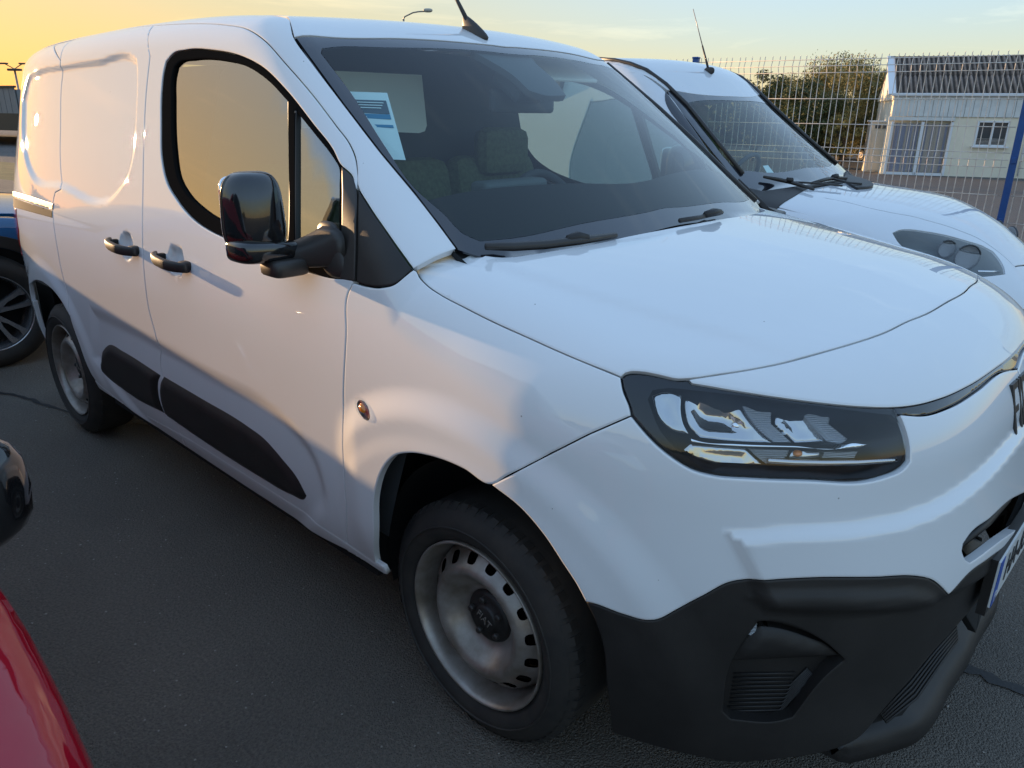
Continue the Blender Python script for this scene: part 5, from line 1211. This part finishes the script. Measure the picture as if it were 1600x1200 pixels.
# ------------------------------------------------------------------ ground
fa = onplane(1120, 97, 2, 1.93); fb3 = onplane(1590, 86, 2, 1.93)
fd = (fb3-fa)[:2]; fd /= np.linalg.norm(fd); fn = np.array([-fd[1], fd[0]])
def fpt(s, z, off=0.0): return np.array([fa[0]+fd[0]*s+fn[0]*off, fa[1]+fd[1]*s+fn[1]*off, z])
def ground_mat(name, col, col2, specks=True, sc_=1.0):
    m = bpy.data.materials.new(name); m.use_nodes = True; nt = m.node_tree; b = nt.nodes['Principled BSDF']; b.inputs['Roughness'].default_value = .82
    t = nt.nodes.new('ShaderNodeTexCoord'); g = lambda ty: nt.nodes.new(ty); l = nt.links.new
    n1 = g('ShaderNodeTexNoise'); n1.inputs['Scale'].default_value = .8*sc_; n1.inputs['Detail'].default_value = 8; n1.inputs['Roughness'].default_value = .65
    n2 = g('ShaderNodeTexNoise'); n2.inputs['Scale'].default_value = 110; n2.inputs['Detail'].default_value = 4; n2.inputs['Roughness'].default_value = .7
    v = g('ShaderNodeTexVoronoi'); v.inputs['Scale'].default_value = 190; v.inputs['Randomness'].default_value = 1
    v2_ = g('ShaderNodeTexVoronoi'); v2_.inputs['Scale'].default_value = 95
    r1 = g('ShaderNodeValToRGB'); r1.color_ramp.elements[0].position = .3; r1.color_ramp.elements[1].position = .75
    r1.color_ramp.elements[0].color = (*col2, 1); r1.color_ramp.elements[1].color = (*col, 1)
    l(t.outputs['Object'], n1.inputs['Vector']); l(t.outputs['Object'], n2.inputs['Vector']); l(t.outputs['Object'], v.inputs['Vector']); l(t.outputs['Object'], v2_.inputs['Vector'])
    l(n1.outputs[0], r1.inputs[0])
    # stones of differing brightness
    mr = g('ShaderNodeMapRange'); mr.inputs['From Min'].default_value = .3; mr.inputs['From Max'].default_value = .7; mr.inputs['To Min'].default_value = .60; mr.inputs['To Max'].default_value = 1.5
    l(n2.outputs[0], mr.inputs[0]); sc1 = g('ShaderNodeVectorMath'); sc1.operation = 'SCALE'; l(r1.outputs[0], sc1.inputs[0]); l(mr.outputs[0], sc1.inputs['Scale'])
    # rare pale chips
    rr = g('ShaderNodeSeparateColor'); l(v2_.outputs['Color'], rr.inputs[0]); gt = g('ShaderNodeMath'); gt.operation = 'GREATER_THAN'; gt.inputs[1].default_value = .992
    l(rr.outputs[0], gt.inputs[0]); lt = g('ShaderNodeMath'); lt.operation = 'LESS_THAN'; lt.inputs[1].default_value = .30; l(v2_.outputs['Distance'], lt.inputs[0])
    mm_ = g('ShaderNodeMath'); mm_.operation = 'MULTIPLY'; l(gt.outputs[0], mm_.inputs[0]); l(lt.outputs[0], mm_.inputs[1])
    mx_ = g('ShaderNodeMixRGB'); mx_.inputs[2].default_value = (.28, .26, .23, 1); l(mm_.outputs[0], mx_.inputs[0]); l(sc1.outputs[0], mx_.inputs[1]); l(mx_.outputs[0], b.inputs['Base Color'])
    ad = g('ShaderNodeMath'); ad.operation = 'ADD'; iv = g('ShaderNodeMath'); iv.operation = 'MULTIPLY'; iv.inputs[1].default_value = -1.0; l(v.outputs['Distance'], iv.inputs[0]); l(iv.outputs[0], ad.inputs[0]); h2 = g('ShaderNodeMath'); h2.operation = 'MULTIPLY'; h2.inputs[1].default_value = .35; l(n2.outputs[0], h2.inputs[0]); l(h2.outputs[0], ad.inputs[1])
    bp = g('ShaderNodeBump'); bp.inputs['Strength'].default_value = 1.0; bp.inputs['Distance'].default_value = .005; l(ad.outputs[0], bp.inputs['Height']); l(bp.outputs[0], b.inputs['Normal'])
    return m
M_['asphalt'] = ground_mat('asphalt', (.145, .124, .100), (.090, .078, .065))
M_['road'] = ground_mat('road_surface', (.10, .095, .09), (.07, .067, .064), sc_=.3)
M_['grass'] = mat('grass', (.09, .10, .035), .95, bump=1, bscale=30, var=.5, vscale=1.2, dist=.02)
def strip(name, offs, zs, s0, s1, m_):
    V = []; ns = 24
    for i in range(ns+1):
        s = s0+(s1-s0)*i/ns
        for o_, z_ in zip(offs, zs): V.append(fpt(s, z_, o_))
    k = len(offs)
    return tag(mk(name, V, [(i*k+j, (i+1)*k+j, (i+1)*k+j+1, i*k+j+1) for i in range(ns) for j in range(k-1)], m_, smooth=True), kind='structure')
strip('ground', [-400, -60, -30, -12, -4, 1.2], [0, 0, 0, 0, 0, 0], -400, 400, M_['asphalt'])
strip('verge', [1.2, 3, 6, 9], [.0, -.10, -.42, -.72], -400, 400, M_['grass'])
strip('road', [9, 13, 20, 31, 60, 700], [-.72, -.88, -.94, -.95, -.95, -.95], -400, 400, M_['road'])
# tar-filled cracks
def crack(pts, wd, seed):
    rnd = random.Random(seed); pts = np.array(pts, float); V = []; n = 60; d = np.r_[0, np.cumsum(np.linalg.norm(np.diff(pts, axis=0), axis=1))]; T = np.linspace(0, d[-1], n)
    x = np.interp(T, d, pts[:, 0]); y = np.interp(T, d, pts[:, 1]); w_ = 0
    for i in range(n):
        j = min(i+1, n-1); k = max(i-1, 0); t = np.array([x[j]-x[k], y[j]-y[k]]); t /= np.linalg.norm(t); nn = np.array([-t[1], t[0]])
        w_ = .6*w_+rnd.uniform(-.012, .012); a = wd*(.5+rnd.random()*.8); c_ = np.array([x[i], y[i]])+nn*w_
        V += [(*(c_+nn*a/2), .004), (*(c_-nn*a/2), .004)]
    return tag(mk('tar_seam', V, [(2*i, 2*i+1, 2*i+3, 2*i+2) for i in range(n-1)], mat('tar', (.012, .011, .011), .6, bump=.5, bscale=120)), kind='structure')
crack([onplane(1500, 1040, 2, 0)[:2], onplane(1555, 1060, 2, 0)[:2], onplane(1600, 1086, 2, 0)[:2], onplane(1720, 1120, 2, 0)[:2], (2.4, .4)], .045, 3)
crack([(-5.2, -1.5), onplane(0, 612, 2, 0)[:2], onplane(50, 624, 2, 0)[:2], onplane(95, 640, 2, 0)[:2], (-2.6, -.6)], .02, 5)
# ------------------------------------------------------------------ welded wire fence with blue posts
rows = [1.93, 1.88, 1.83, 1.63, 1.435, 1.25, 1.20, 1.145, .94, .735, .53, .33, .28, .23, .08]
fold = {1.93: 0, 1.88: -.025, 1.83: 0, 1.25: 0, 1.20: -.03, 1.145: 0, .33: 0, .28: -.03, .23: 0}
def fence_panel(s0, s1, lab):
    base = fpt(s0, 0); az = math.atan2(fd[1], fd[0])
    t = thing('wire_fence_panel', lab, 'fence', tuple(base), az, 'welded wire fence panels between blue posts')
    L_ = s1-s0; prof = [(0, 1.965), (0, 1.93), (-.025, 1.88), (0, 1.83), (0, 1.63), (0, 1.435), (0, 1.25), (-.03, 1.20), (0, 1.145), (0, .94), (0, .735), (0, .53), (0, .33), (-.03, .28), (0, .23), (0, .04)]
    V = []; Fc = []; r = .0031
    for i, (y, z) in enumerate(prof):
        for k in range(5): a = 2*math.pi*k/5; V.append((r*math.cos(a), y+r*math.sin(a), z))
    for i in range(len(prof)-1):
        for k in range(5): Fc.append((i*5+k, i*5+(k+1) % 5, (i+1)*5+(k+1) % 5, (i+1)*5+k))
    first = None; n = int(L_/.0565)
    for i in range(n+1):
        if first is None: o = first = mk('vertical_wire', V, Fc, M_['wire'], t, smooth=True)
        else: o = first.copy(); COL.objects.link(o); o.parent = t
        o.location = (.02+i*.0565, 0, 0); o.rotation_euler = (0, .004*math.sin(i*2.3), 0)
    hw = None
    for z in rows:
        if hw is None:
            hw = o = tube('horizontal_wire', [(0.005, 0, 0), (L_-.005, 0, 0)], .0031, M_['wire'], t, n=5)
        else: o = hw.copy(); COL.objects.link(o); o.parent = t
        o.location = (0, fold.get(z, 0)-.005, z)
def post(s, lab):
    t = thing('fence_post', lab, 'fence post', tuple(fpt(s, 0)), math.atan2(fd[1], fd[0]), 'blue square posts of the wire fence')
    box('post', (0, .0, .98), (.05, .06, 1.96), M_['bluepost'], t, bev=.005); box('post_cap', (0, 0, 1.968), (.056, .066, .016), M_['bluepost'], t, bev=.004)
    for z in (.28, .75, 1.20, 1.65): box('clip', (0, -.036, z), (.03, .012, .045), M_['bluepost'], t, bev=.003)
PS = [-2.74, -.19, 2.36, 4.91]
for i in range(3):
    fence_panel(PS[i]+.03, PS[i+1]-.03, ['wire fence panel mostly hidden behind the white vans', 'wire fence panel in front of the trees and the house', 'wire fence panel to the right of the blue post at the right edge'][i])
post(PS[1], 'blue fence post whose top peeps over the roof of the second white van')
post(PS[2], 'blue fence post standing at the right edge of the picture')
post(PS[0], 'blue fence post hidden behind the big white van'); post(PS[3], 'blue fence post beyond the right edge of the picture')
# ------------------------------------------------------------------ house
GZ = -.95
hA = onplane(1382, 272, 2, GZ); hB = onplane(1600, 279, 2, GZ); hd_ = (hB-hA)[:2]; hd_ /= np.linalg.norm(hd_)
house = thing('house', 'low cream house with grey corrugated roof seen through the wire fence', 'house', tuple(hA), math.atan2(hd_[1], hd_[0]))
MC = mat('cream_render', (.84, .77, .61), .9, bump=.3, bscale=20, var=.12, vscale=1.5); MSd = mat('grey_cladding', (.72, .74, .72), .6, var=.15, vscale=3)
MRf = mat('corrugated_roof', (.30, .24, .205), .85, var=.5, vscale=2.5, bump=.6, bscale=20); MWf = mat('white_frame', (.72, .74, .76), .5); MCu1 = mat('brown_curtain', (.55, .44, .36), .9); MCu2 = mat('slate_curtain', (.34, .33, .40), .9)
MWin = mat('dark_pane', (.05, .06, .07), .08, coat=1)
HL = 13.0
# front wall with openings (local: x along, -y towards the camera, z up)
def wallpoly(x0, x1, z0, z1, nm='wall', m_=MC, y=0.0, d=.1): return box(nm, ((x0+x1)/2, y+d/2, (z0+z1)/2), (x1-x0, d, z1-z0), m_, house)
wallpoly(2.26, 3.16, 0, 2.35); wallpoly(3.16, 4.32, 0, 1.24); wallpoly(4.32, HL, 0, 2.35); wallpoly(-.18, -.06, 0, 2.35)
box('wall', (HL/2-.1, 3.0, 1.5), (HL, 5.6, 3.0), MC, house)
n_p = 44
for i in range(n_p): box('cladding_panel', (-.12+(i+.5)*.3, -.03-(.006 if i % 2 else 0), 2.76), (.285, .05, .80), MSd, house)
box('gutter', (HL/2-.15, -.14, 3.215), (HL+.2, .14, .11), MWf, house, bev=.02); box('fascia', (HL/2-.15, -.03, 3.14), (HL, .06, .10), MWf, house)
box('lintel', (1.05, -.02, 2.27), (2.5, .08, .14), MSd, house)
# patio doors
for x in (-.02, 1.13, 2.22): box('door_frame', (x, -.02, 1.08), (.11, .10, 2.14), MWf, house)
for x in (.55, 1.67): box('door_frame', (x, -.03, .05), (1.1, .08, .12), MWf, house); 
for x0, m1 in ((.04, MCu2), (1.19, MCu1)):
    for i in range(12):
        box('curtain_strip', (x0+.043+i*.083, .10+(.02 if i % 2 else 0), 1.10), (.078, .02, 1.96), (MCu1, MCu2, m1)[i % 3], house)
    box('glass_door', (x0+.51, .03, 1.12), (1.0, .012, 2.0), M_['lens'], house)
# window
for x in (3.19, 3.74, 4.29): box('window_frame', (x, .0, 1.72), (.07, .08, .98), MWf, house)
for z in (1.26, 2.19): box('window_frame', (3.74, .0, z), (1.12, .08, .06), MWf, house)
box('window_pane', (3.74, .06, 1.72), (1.1, .02, .96), MWin, house); box('window_sill', (3.74, -.07, 1.21), (1.34, .2, .06), MWf, house)
for i in range(5): tube('window_rail', [(3.2, -.05, 1.32+i*.05), (4.28, -.05, 1.32+i*.05)], .006, M_['wire'], house, n=4)
wallpoly(3.16, 4.32, 2.2, 2.35)
# roof sheets: every sheet its own corrugated piece
pitch = math.atan2(1.52, 2.6); sheet = None
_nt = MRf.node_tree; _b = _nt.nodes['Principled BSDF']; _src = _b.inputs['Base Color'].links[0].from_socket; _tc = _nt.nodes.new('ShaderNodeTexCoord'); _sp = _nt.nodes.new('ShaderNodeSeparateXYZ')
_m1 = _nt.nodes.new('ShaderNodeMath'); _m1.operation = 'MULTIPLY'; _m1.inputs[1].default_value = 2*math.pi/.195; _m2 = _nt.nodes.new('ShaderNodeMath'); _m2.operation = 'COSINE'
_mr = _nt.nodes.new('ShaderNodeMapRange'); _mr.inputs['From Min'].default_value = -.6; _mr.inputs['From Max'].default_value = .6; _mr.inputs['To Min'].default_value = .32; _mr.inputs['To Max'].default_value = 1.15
_vs = _nt.nodes.new('ShaderNodeVectorMath'); _vs.operation = 'SCALE'      # rib shading put into the colour: valleys darkened, crests lightened
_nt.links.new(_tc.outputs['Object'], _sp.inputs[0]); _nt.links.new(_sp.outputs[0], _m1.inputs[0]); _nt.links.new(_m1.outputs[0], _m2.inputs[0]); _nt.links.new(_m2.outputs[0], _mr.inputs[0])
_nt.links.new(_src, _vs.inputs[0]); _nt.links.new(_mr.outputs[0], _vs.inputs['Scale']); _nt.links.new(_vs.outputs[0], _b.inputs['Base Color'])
def corr(w_, l_):
    V = []; nx = 33; 
    for j in range(2):
        for i in range(nx): V.append((w_*i/(nx-1), j*l_, 0.045*math.cos(2*math.pi*i/8)))
    for j in range(2):
        for i in range(nx): V.append((w_*i/(nx-1), j*l_, 0.045*math.cos(2*math.pi*i/8)-.008))
    F_ = [(i, i+1, nx+i+1, nx+i) for i in range(nx-1)]+[(2*nx+i+1, 2*nx+i, i, i+1)[::-1] for i in range(nx-1)]
    return V, F_
ncol = 17; first = None
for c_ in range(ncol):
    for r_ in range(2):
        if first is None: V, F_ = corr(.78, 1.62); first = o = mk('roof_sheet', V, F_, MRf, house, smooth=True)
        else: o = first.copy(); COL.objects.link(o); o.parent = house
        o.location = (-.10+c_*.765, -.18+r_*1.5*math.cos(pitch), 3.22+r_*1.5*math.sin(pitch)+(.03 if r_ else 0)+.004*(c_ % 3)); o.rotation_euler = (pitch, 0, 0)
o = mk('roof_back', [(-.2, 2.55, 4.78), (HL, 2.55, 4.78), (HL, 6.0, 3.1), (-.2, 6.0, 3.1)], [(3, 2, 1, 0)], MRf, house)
mk('gable', [(-.16, -.1, 3.0), (-.16, 2.6, 4.72), (-.16, 6, 3.0), (-.10, -.1, 3.0), (-.10, 2.6, 4.72), (-.10, 6, 3.0)], [(0, 1, 2), (5, 4, 3), (0, 3, 4, 1), (1, 4, 5, 2)], MC, house)
box('barge_board', (-.24, 1.18, 4.02), (.30, 3.2, .06), MWf, house, rot=np.array([[1, 0, 0], [0, math.cos(pitch), -math.sin(pitch)], [0, math.sin(pitch), math.cos(pitch)]]))
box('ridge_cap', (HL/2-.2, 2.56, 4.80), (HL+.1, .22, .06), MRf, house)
tube('downpipe', [(4.98, -.08, 3.2), (4.98, -.08, .1)], .04, MWf, house, n=8)
# white cabin beside it
shp = onplane(1356, 268, 2, GZ)
hut = thing('utility_cabin', 'narrow cream cabinet hut with a small high window left of the house', 'hut', tuple(shp), math.atan2(hd_[1], hd_[0]))
MH = mat('warm_white_panels', (.68, .60, .48), .6)
box('wall', (.42, .6, 1.05), (1.22, 1.2, 2.1), MH, hut); box('roof', (.42, .6, 2.13), (1.32, 1.3, .06), MWf, hut, bev=.01)
box('door', (.42, -.02, .92), (.96, .03, 1.72), mat('cabin_door', (.60, .54, .44), .5), hut)
for x in (.12, .42, .72): box('window_pane', (x, -.015, 1.92), (.24, .03, .16), MWin, hut)
for x in (-.17, 1.01): box('corner_post', (x, -.02, 1.05), (.06, .05, 2.1), MWf, hut)
# ------------------------------------------------------------------ trees and bushes
rg_ = np.random.default_rng(7)
def leafmat(name, c1, c2):
    m = bpy.data.materials.new(name); m.use_nodes = True; nt = m.node_tree; b = nt.nodes['Principled BSDF']; b.inputs['Roughness'].default_value = .65
    ob_ = nt.nodes.new('ShaderNodeTexCoord'); n = nt.nodes.new('ShaderNodeTexNoise'); n.inputs['Scale'].default_value = 1.6; n.inputs['Detail'].default_value = 6
    r = nt.nodes.new('ShaderNodeValToRGB'); r.color_ramp.elements[0].position = .35; r.color_ramp.elements[1].position = .65; r.color_ramp.elements[0].color = (*c1, 1); r.color_ramp.elements[1].color = (*c2, 1)
    nt.links.new(ob_.outputs['Object'], n.inputs['Vector']); nt.links.new(n.outputs[0], r.inputs[0]); nt.links.new(r.outputs[0], b.inputs['Base Color'])
    b.inputs['Transmission Weight'].default_value = 0.0
    try: b.inputs['Subsurface Weight'].default_value = 0
    except Exception: pass
    return m
LM = [leafmat('dark_leaves', (.04, .052, .016), (.10, .115, .035)), leafmat('golden_leaves', (.10, .10, .03), (.34, .27, .09)), leafmat('green_leaves', (.045, .06, .018), (.10, .11, .03))]
BK = mat('bark', (.07, .055, .04), .9, bump=1, bscale=30, dist=.01)
def tree(name, lab, base, height, rad, nclump, nleaf, lm, ls=.07, upright=.2, trunk_h=.35, group=None, flat_=1.0, fill=.55, cat_='tree'):
    t = thing(name, lab, cat_, tuple(base), 0, group)
    cz = height*(trunk_h+(1-trunk_h)/2); rz = height*(1-trunk_h)/2
    # trunk and limbs
    V = []; Fc = []
    def limb(a, b, r0, r1, n=6, k=5):
        a = np.array(a, float); b = np.array(b, float); mid_ = (a+b)/2+rg_.normal(0, .06, 3)*np.linalg.norm(b-a)
        base_i = len(V)
        for i in range(k+1):
            s = i/k; P = (1-s)**2*a+2*s*(1-s)*mid_+s*s*b; r = r0+(r1-r0)*s
            for j in range(n): an = 2*math.pi*j/n; V.append((P[0]+r*math.cos(an), P[1]+r*math.sin(an), P[2]))
        for i in range(k):
            for j in range(n): Fc.append((base_i+i*n+j, base_i+i*n+(j+1) % n, base_i+(i+1)*n+(j+1) % n, base_i+(i+1)*n+j))
    top = np.array([0, 0, height*(trunk_h+.25)]); limb((0, 0, -.1), top, height*.030, height*.015)
    dirs = rg_.normal(0, 1, (nclump, 3)); dirs /= np.linalg.norm(dirs, axis=1)[:, None]
    rr = fill+(1-fill)*rg_.random(nclump)**.6
    cl_ = dirs*rr[:, None]*[rad, rad*flat_, rz]+[0, 0, cz]
    for i in range(min(14, nclump)): limb((0, 0, height*(trunk_h*.7+.02*i)), cl_[i]*.92, height*.012, height*.003, n=5, k=4)
    mk('trunk', V, Fc, BK, t, smooth=True)
    ci = rg_.integers(0, nclump, nleaf); cr_ = rad*(.16+.20*rg_.random(nclump))
    off = rg_.normal(0, 1, (nleaf, 3)); off *= (rg_.random(nleaf)**.4/np.linalg.norm(off, axis=1))[:, None]; off[:, 2] *= .85
    if upright > .5:   # twigs reaching up and out
        off[:, 2] = off[:, 2]*1.0+np.abs(rg_.normal(0, 1, nleaf))**1.3*.12
    P = cl_[ci]+off*cr_[ci][:, None]
    d1 = rg_.normal(0, 1, (nleaf, 3)); d1[:, 2] += upright*2; d1 /= np.linalg.norm(d1, axis=1)[:, None]
    d2 = np.cross(d1, rg_.normal(0, 1, (nleaf, 3))); d2 /= np.linalg.norm(d2, axis=1)[:, None]
    s = ls*(.6+.8*rg_.random(nleaf))[:, None]
    Q = np.stack([P-d1*s, P+d2*s*.42, P+d1*s, P-d2*s*.42], 1).reshape(-1, 3)
    me = bpy.data.meshes.new('crown'); me.vertices.add(len(Q)); me.vertices.foreach_set('co', Q.ravel()); me.loops.add(len(Q)); me.loops.foreach_set('vertex_index', np.arange(len(Q)))
    me.polygons.add(nleaf); me.polygons.foreach_set('loop_start', np.arange(nleaf)*4); me.polygons.foreach_set('loop_total', np.full(nleaf, 4)); me.update(calc_edges=True)
    link('crown', me, t, lm)
    return t
def tb(px, dep): P = ondepth(px, 200, dep); return (P[0], P[1], GZ)
tree('round_bush', 'dense dark round bush in front of the golden tree, left of the hut', tb(1266, 36), 3.9, 1.7, 90, 45000, LM[0], ls=.055, trunk_h=.04, fill=.65, cat_='bush')
tree('tree', 'tall golden-lit tree with loose upright twigs beside the house', tb(1318, 40), 4.95, 2.7, 130, 60000, LM[1], ls=.055, upright=.8, trunk_h=.10, fill=.45)
tree('tree', 'lower golden-green tree behind the left side of the dark bush', tb(1245, 44), 4.4, 2.1, 60, 24000, LM[1], ls=.06, upright=.6, trunk_h=.10, fill=.45)
tree('tree', 'dark green tree right behind the golden one, touching the house', tb(1372, 45), 4.9, 2.0, 60, 26000, LM[2], ls=.06, upright=.3, trunk_h=.08, fill=.45)
tree('tree', 'small dark tree top behind the pillar of the second white van', tb(1180, 40), 4.3, 1.6, 40, 9000, LM[2], ls=.08, trunk_h=.2, fill=.4)
tree('tree', 'sparse tree top showing over the roof of the second white van', tb(1058, 32), 4.3, 1.5, 26, 3500, LM[2], ls=.075, trunk_h=.4, fill=.4)
tree('tree', 'slim tree with yellowing leaves under the golden tree, left of the hut', tb(1322, 34), 2.7, .8, 22, 4000, LM[1], ls=.06, trunk_h=.2, fill=.4)
# hedge line far off, reads as one mass
def hedge(name, p0, p1, h_, n, z0, th=1.5, lm=None):
    p0 = np.array(p0, float); p1 = np.array(p1, float); t_r = rg_.random(n); L_ = np.linalg.norm(p1-p0)
    top = h_*(.72+.28*np.sin(t_r*L_*.23+1)*np.sin(t_r*L_*.071+2)+.12*np.sin(t_r*L_*.9))
    z = z0+top*rg_.random(n)**.7; nn = np.array([-(p1-p0)[1], (p1-p0)[0]])/L_
    P = np.concatenate([p0+(p1-p0)*t_r[:, None]+nn*(rg_.normal(0, th, n))[:, None], z[:, None]], 1)
    d1 = rg_.normal(0, 1, (n, 3)); d1 /= np.linalg.norm(d1, axis=1)[:, None]; d2 = np.cross(d1, rg_.normal(0, 1, (n, 3))); d2 /= np.linalg.norm(d2, axis=1)[:, None]
    s = .32*(.6+.8*rg_.random(n))[:, None]*(h_/4)
    Q = np.stack([P-d1*s, P+d2*s*.6, P+d1*s, P-d2*s*.6], 1).reshape(-1, 3)
    me = bpy.data.meshes.new(name); me.vertices.add(len(Q)); me.vertices.foreach_set('co', Q.ravel()); me.loops.add(len(Q)); me.loops.foreach_set('vertex_index', np.arange(len(Q)))
    me.polygons.add(n); me.polygons.foreach_set('loop_start', np.arange(n)*4); me.polygons.foreach_set('loop_total', np.full(n, 4)); me.update(calc_edges=True)
    return tag(link(name, me, None, lm or LM[2]), kind='stuff')
q0 = ondepth(1100, 200, 62); q1 = ondepth(1420, 200, 58); hedge('distant_hedge', q0[:2], q1[:2], 3.2, 14000, GZ)
hedge('distant_treeline', (-70, -90), (60, -86), 4.5, 16000, 0, th=2.5)
hedge('distant_treeline', (-115, -60), (-100, -20), 3.6, 9000, 0, th=2.5)
# ------------------------------------------------------------------ warehouse at the left, street lamps
wb0 = ondepth(-60, 170, 48); wb1 = ondepth(28.5, 170, 46)
wd_ = (wb1-wb0)[:2]; 
wA = np.array([wb1[0], wb1[1], 0.]); wdn = wd_/np.linalg.norm(wd_)
wh = thing('warehouse', 'grey ribbed metal warehouse at the far left edge of the picture', 'warehouse', (wA[0], wA[1], 0), math.atan2(wdn[1], wdn[0]))
MWh = mat('ribbed_grey_sheet', (.20, .20, .205), .5, var=.15, vscale=.5)
zt = ondepth(20, 137, 46)[2]
for i in range(60): box('cladding_panel', (-.25-.5*i, 0, zt/2), (.46, .06, zt), MWh, wh)
box('wall', (-15, 6.1, zt/2-.05), (30, 12, zt-.1), MWh, wh); box('roof_edge', (-15, -.03, zt+.05), (30.2, .2, .12), M_['trim'], wh)
box('base_band', (-15, -.06, .5), (30, .1, 1.0), M_['trim'], wh)
def lamp_post(name, lab, dep, top_px, kind):
    P = ondepth(top_px[0], top_px[1], dep); t = thing(name, lab, 'street lamp', (P[0], P[1], 0))
    H = P[2]
    vx = CR.copy(); vx[2] = 0; vx /= np.linalg.norm(vx)
    if kind == 'triple':
        tube('pole', [(0, 0, -1), (0, 0, H-.25)], [.11, .06], M_['steel'], t, n=8)
        for d in (-1, 1):
            tube('arm', [(0, 0, H-.3), tuple(vx*d*.55+[0, 0, H])], .03, M_['trim'], t, n=6)
            box('lamp_head', tuple(vx*d*.72+[0, 0, H+.03]), (.62, .3, .10), M_['trim'], t, bev=.03, rot=np.array([[vx[0], -vx[1], 0], [vx[1], vx[0], 0], [0, 0, 1]]))
        box('lamp_head', (0, 0, H-.35), (.85, .3, .14), M_['trim'], t, bev=.03, rot=np.array([[vx[0], -vx[1], 0], [vx[1], vx[0], 0], [0, 0, 1]]))
    else:
        sc_ = dep/1185.
        rel = lambda px, py: tuple(vx*(px-top_px[0])*sc_+np.array([0, 0, H-(py-top_px[1])*sc_*1.06]))
        x0 = rel(630, 28)
        tube('pole', [(x0[0], x0[1], -1), x0], [.09, .05], M_['steel'], t, n=8)
        tube('arm', [x0, rel(632, 25), rel(645, 19.5), rel(654, 18), rel(664, 17.5)], .035, M_['steel'], t, n=6)
        superq('lamp_head', rel(668.5, 16.2), (.24, .13, .095), (.8, .8), mat('lamp_shell', (.42, .40, .34), .5), t, n=16, rot=np.array([[vx[0], -vx[1], 0], [vx[1], vx[0], 0], [0, 0, 1]]))
lamp_post('street_lamp', 'tall lamp post with three flat floodlight heads above the warehouse', 50, (21, 100), 'triple')
lamp_post('street_lamp', 'street lamp with a curved arm showing over the roof of the big white van', 38, (668, 16), 'curved')

# loose grit on the asphalt
gn = 900; gx = rg_.uniform(-4.5, 2.5, gn); gy = rg_.uniform(-1.75, .6, gn); gs = .0012+.0042*rg_.random(gn)**3; V = []; Fc = []
oc = np.array([[1, 0, 0], [-1, 0, 0], [0, 1, 0], [0, -1, 0], [0, 0, .8], [0, 0, -.5]])
for i in range(gn):
    q = oc*gs[i]*(.6+.8*rg_.random((6, 3))); V += [(gx[i]+a, gy[i]+b, gs[i]*.5+c) for a, b, c in q]; b_ = 6*i
    Fc += [(b_+a, b_+b, b_+c) for a, b, c in ((0, 2, 4), (2, 1, 4), (1, 3, 4), (3, 0, 4), (2, 0, 5), (1, 2, 5), (3, 1, 5), (0, 3, 5))]
tag(mk('loose_grit', V, Fc, mat('grit', (.30, .28, .25), .9)), kind='stuff')
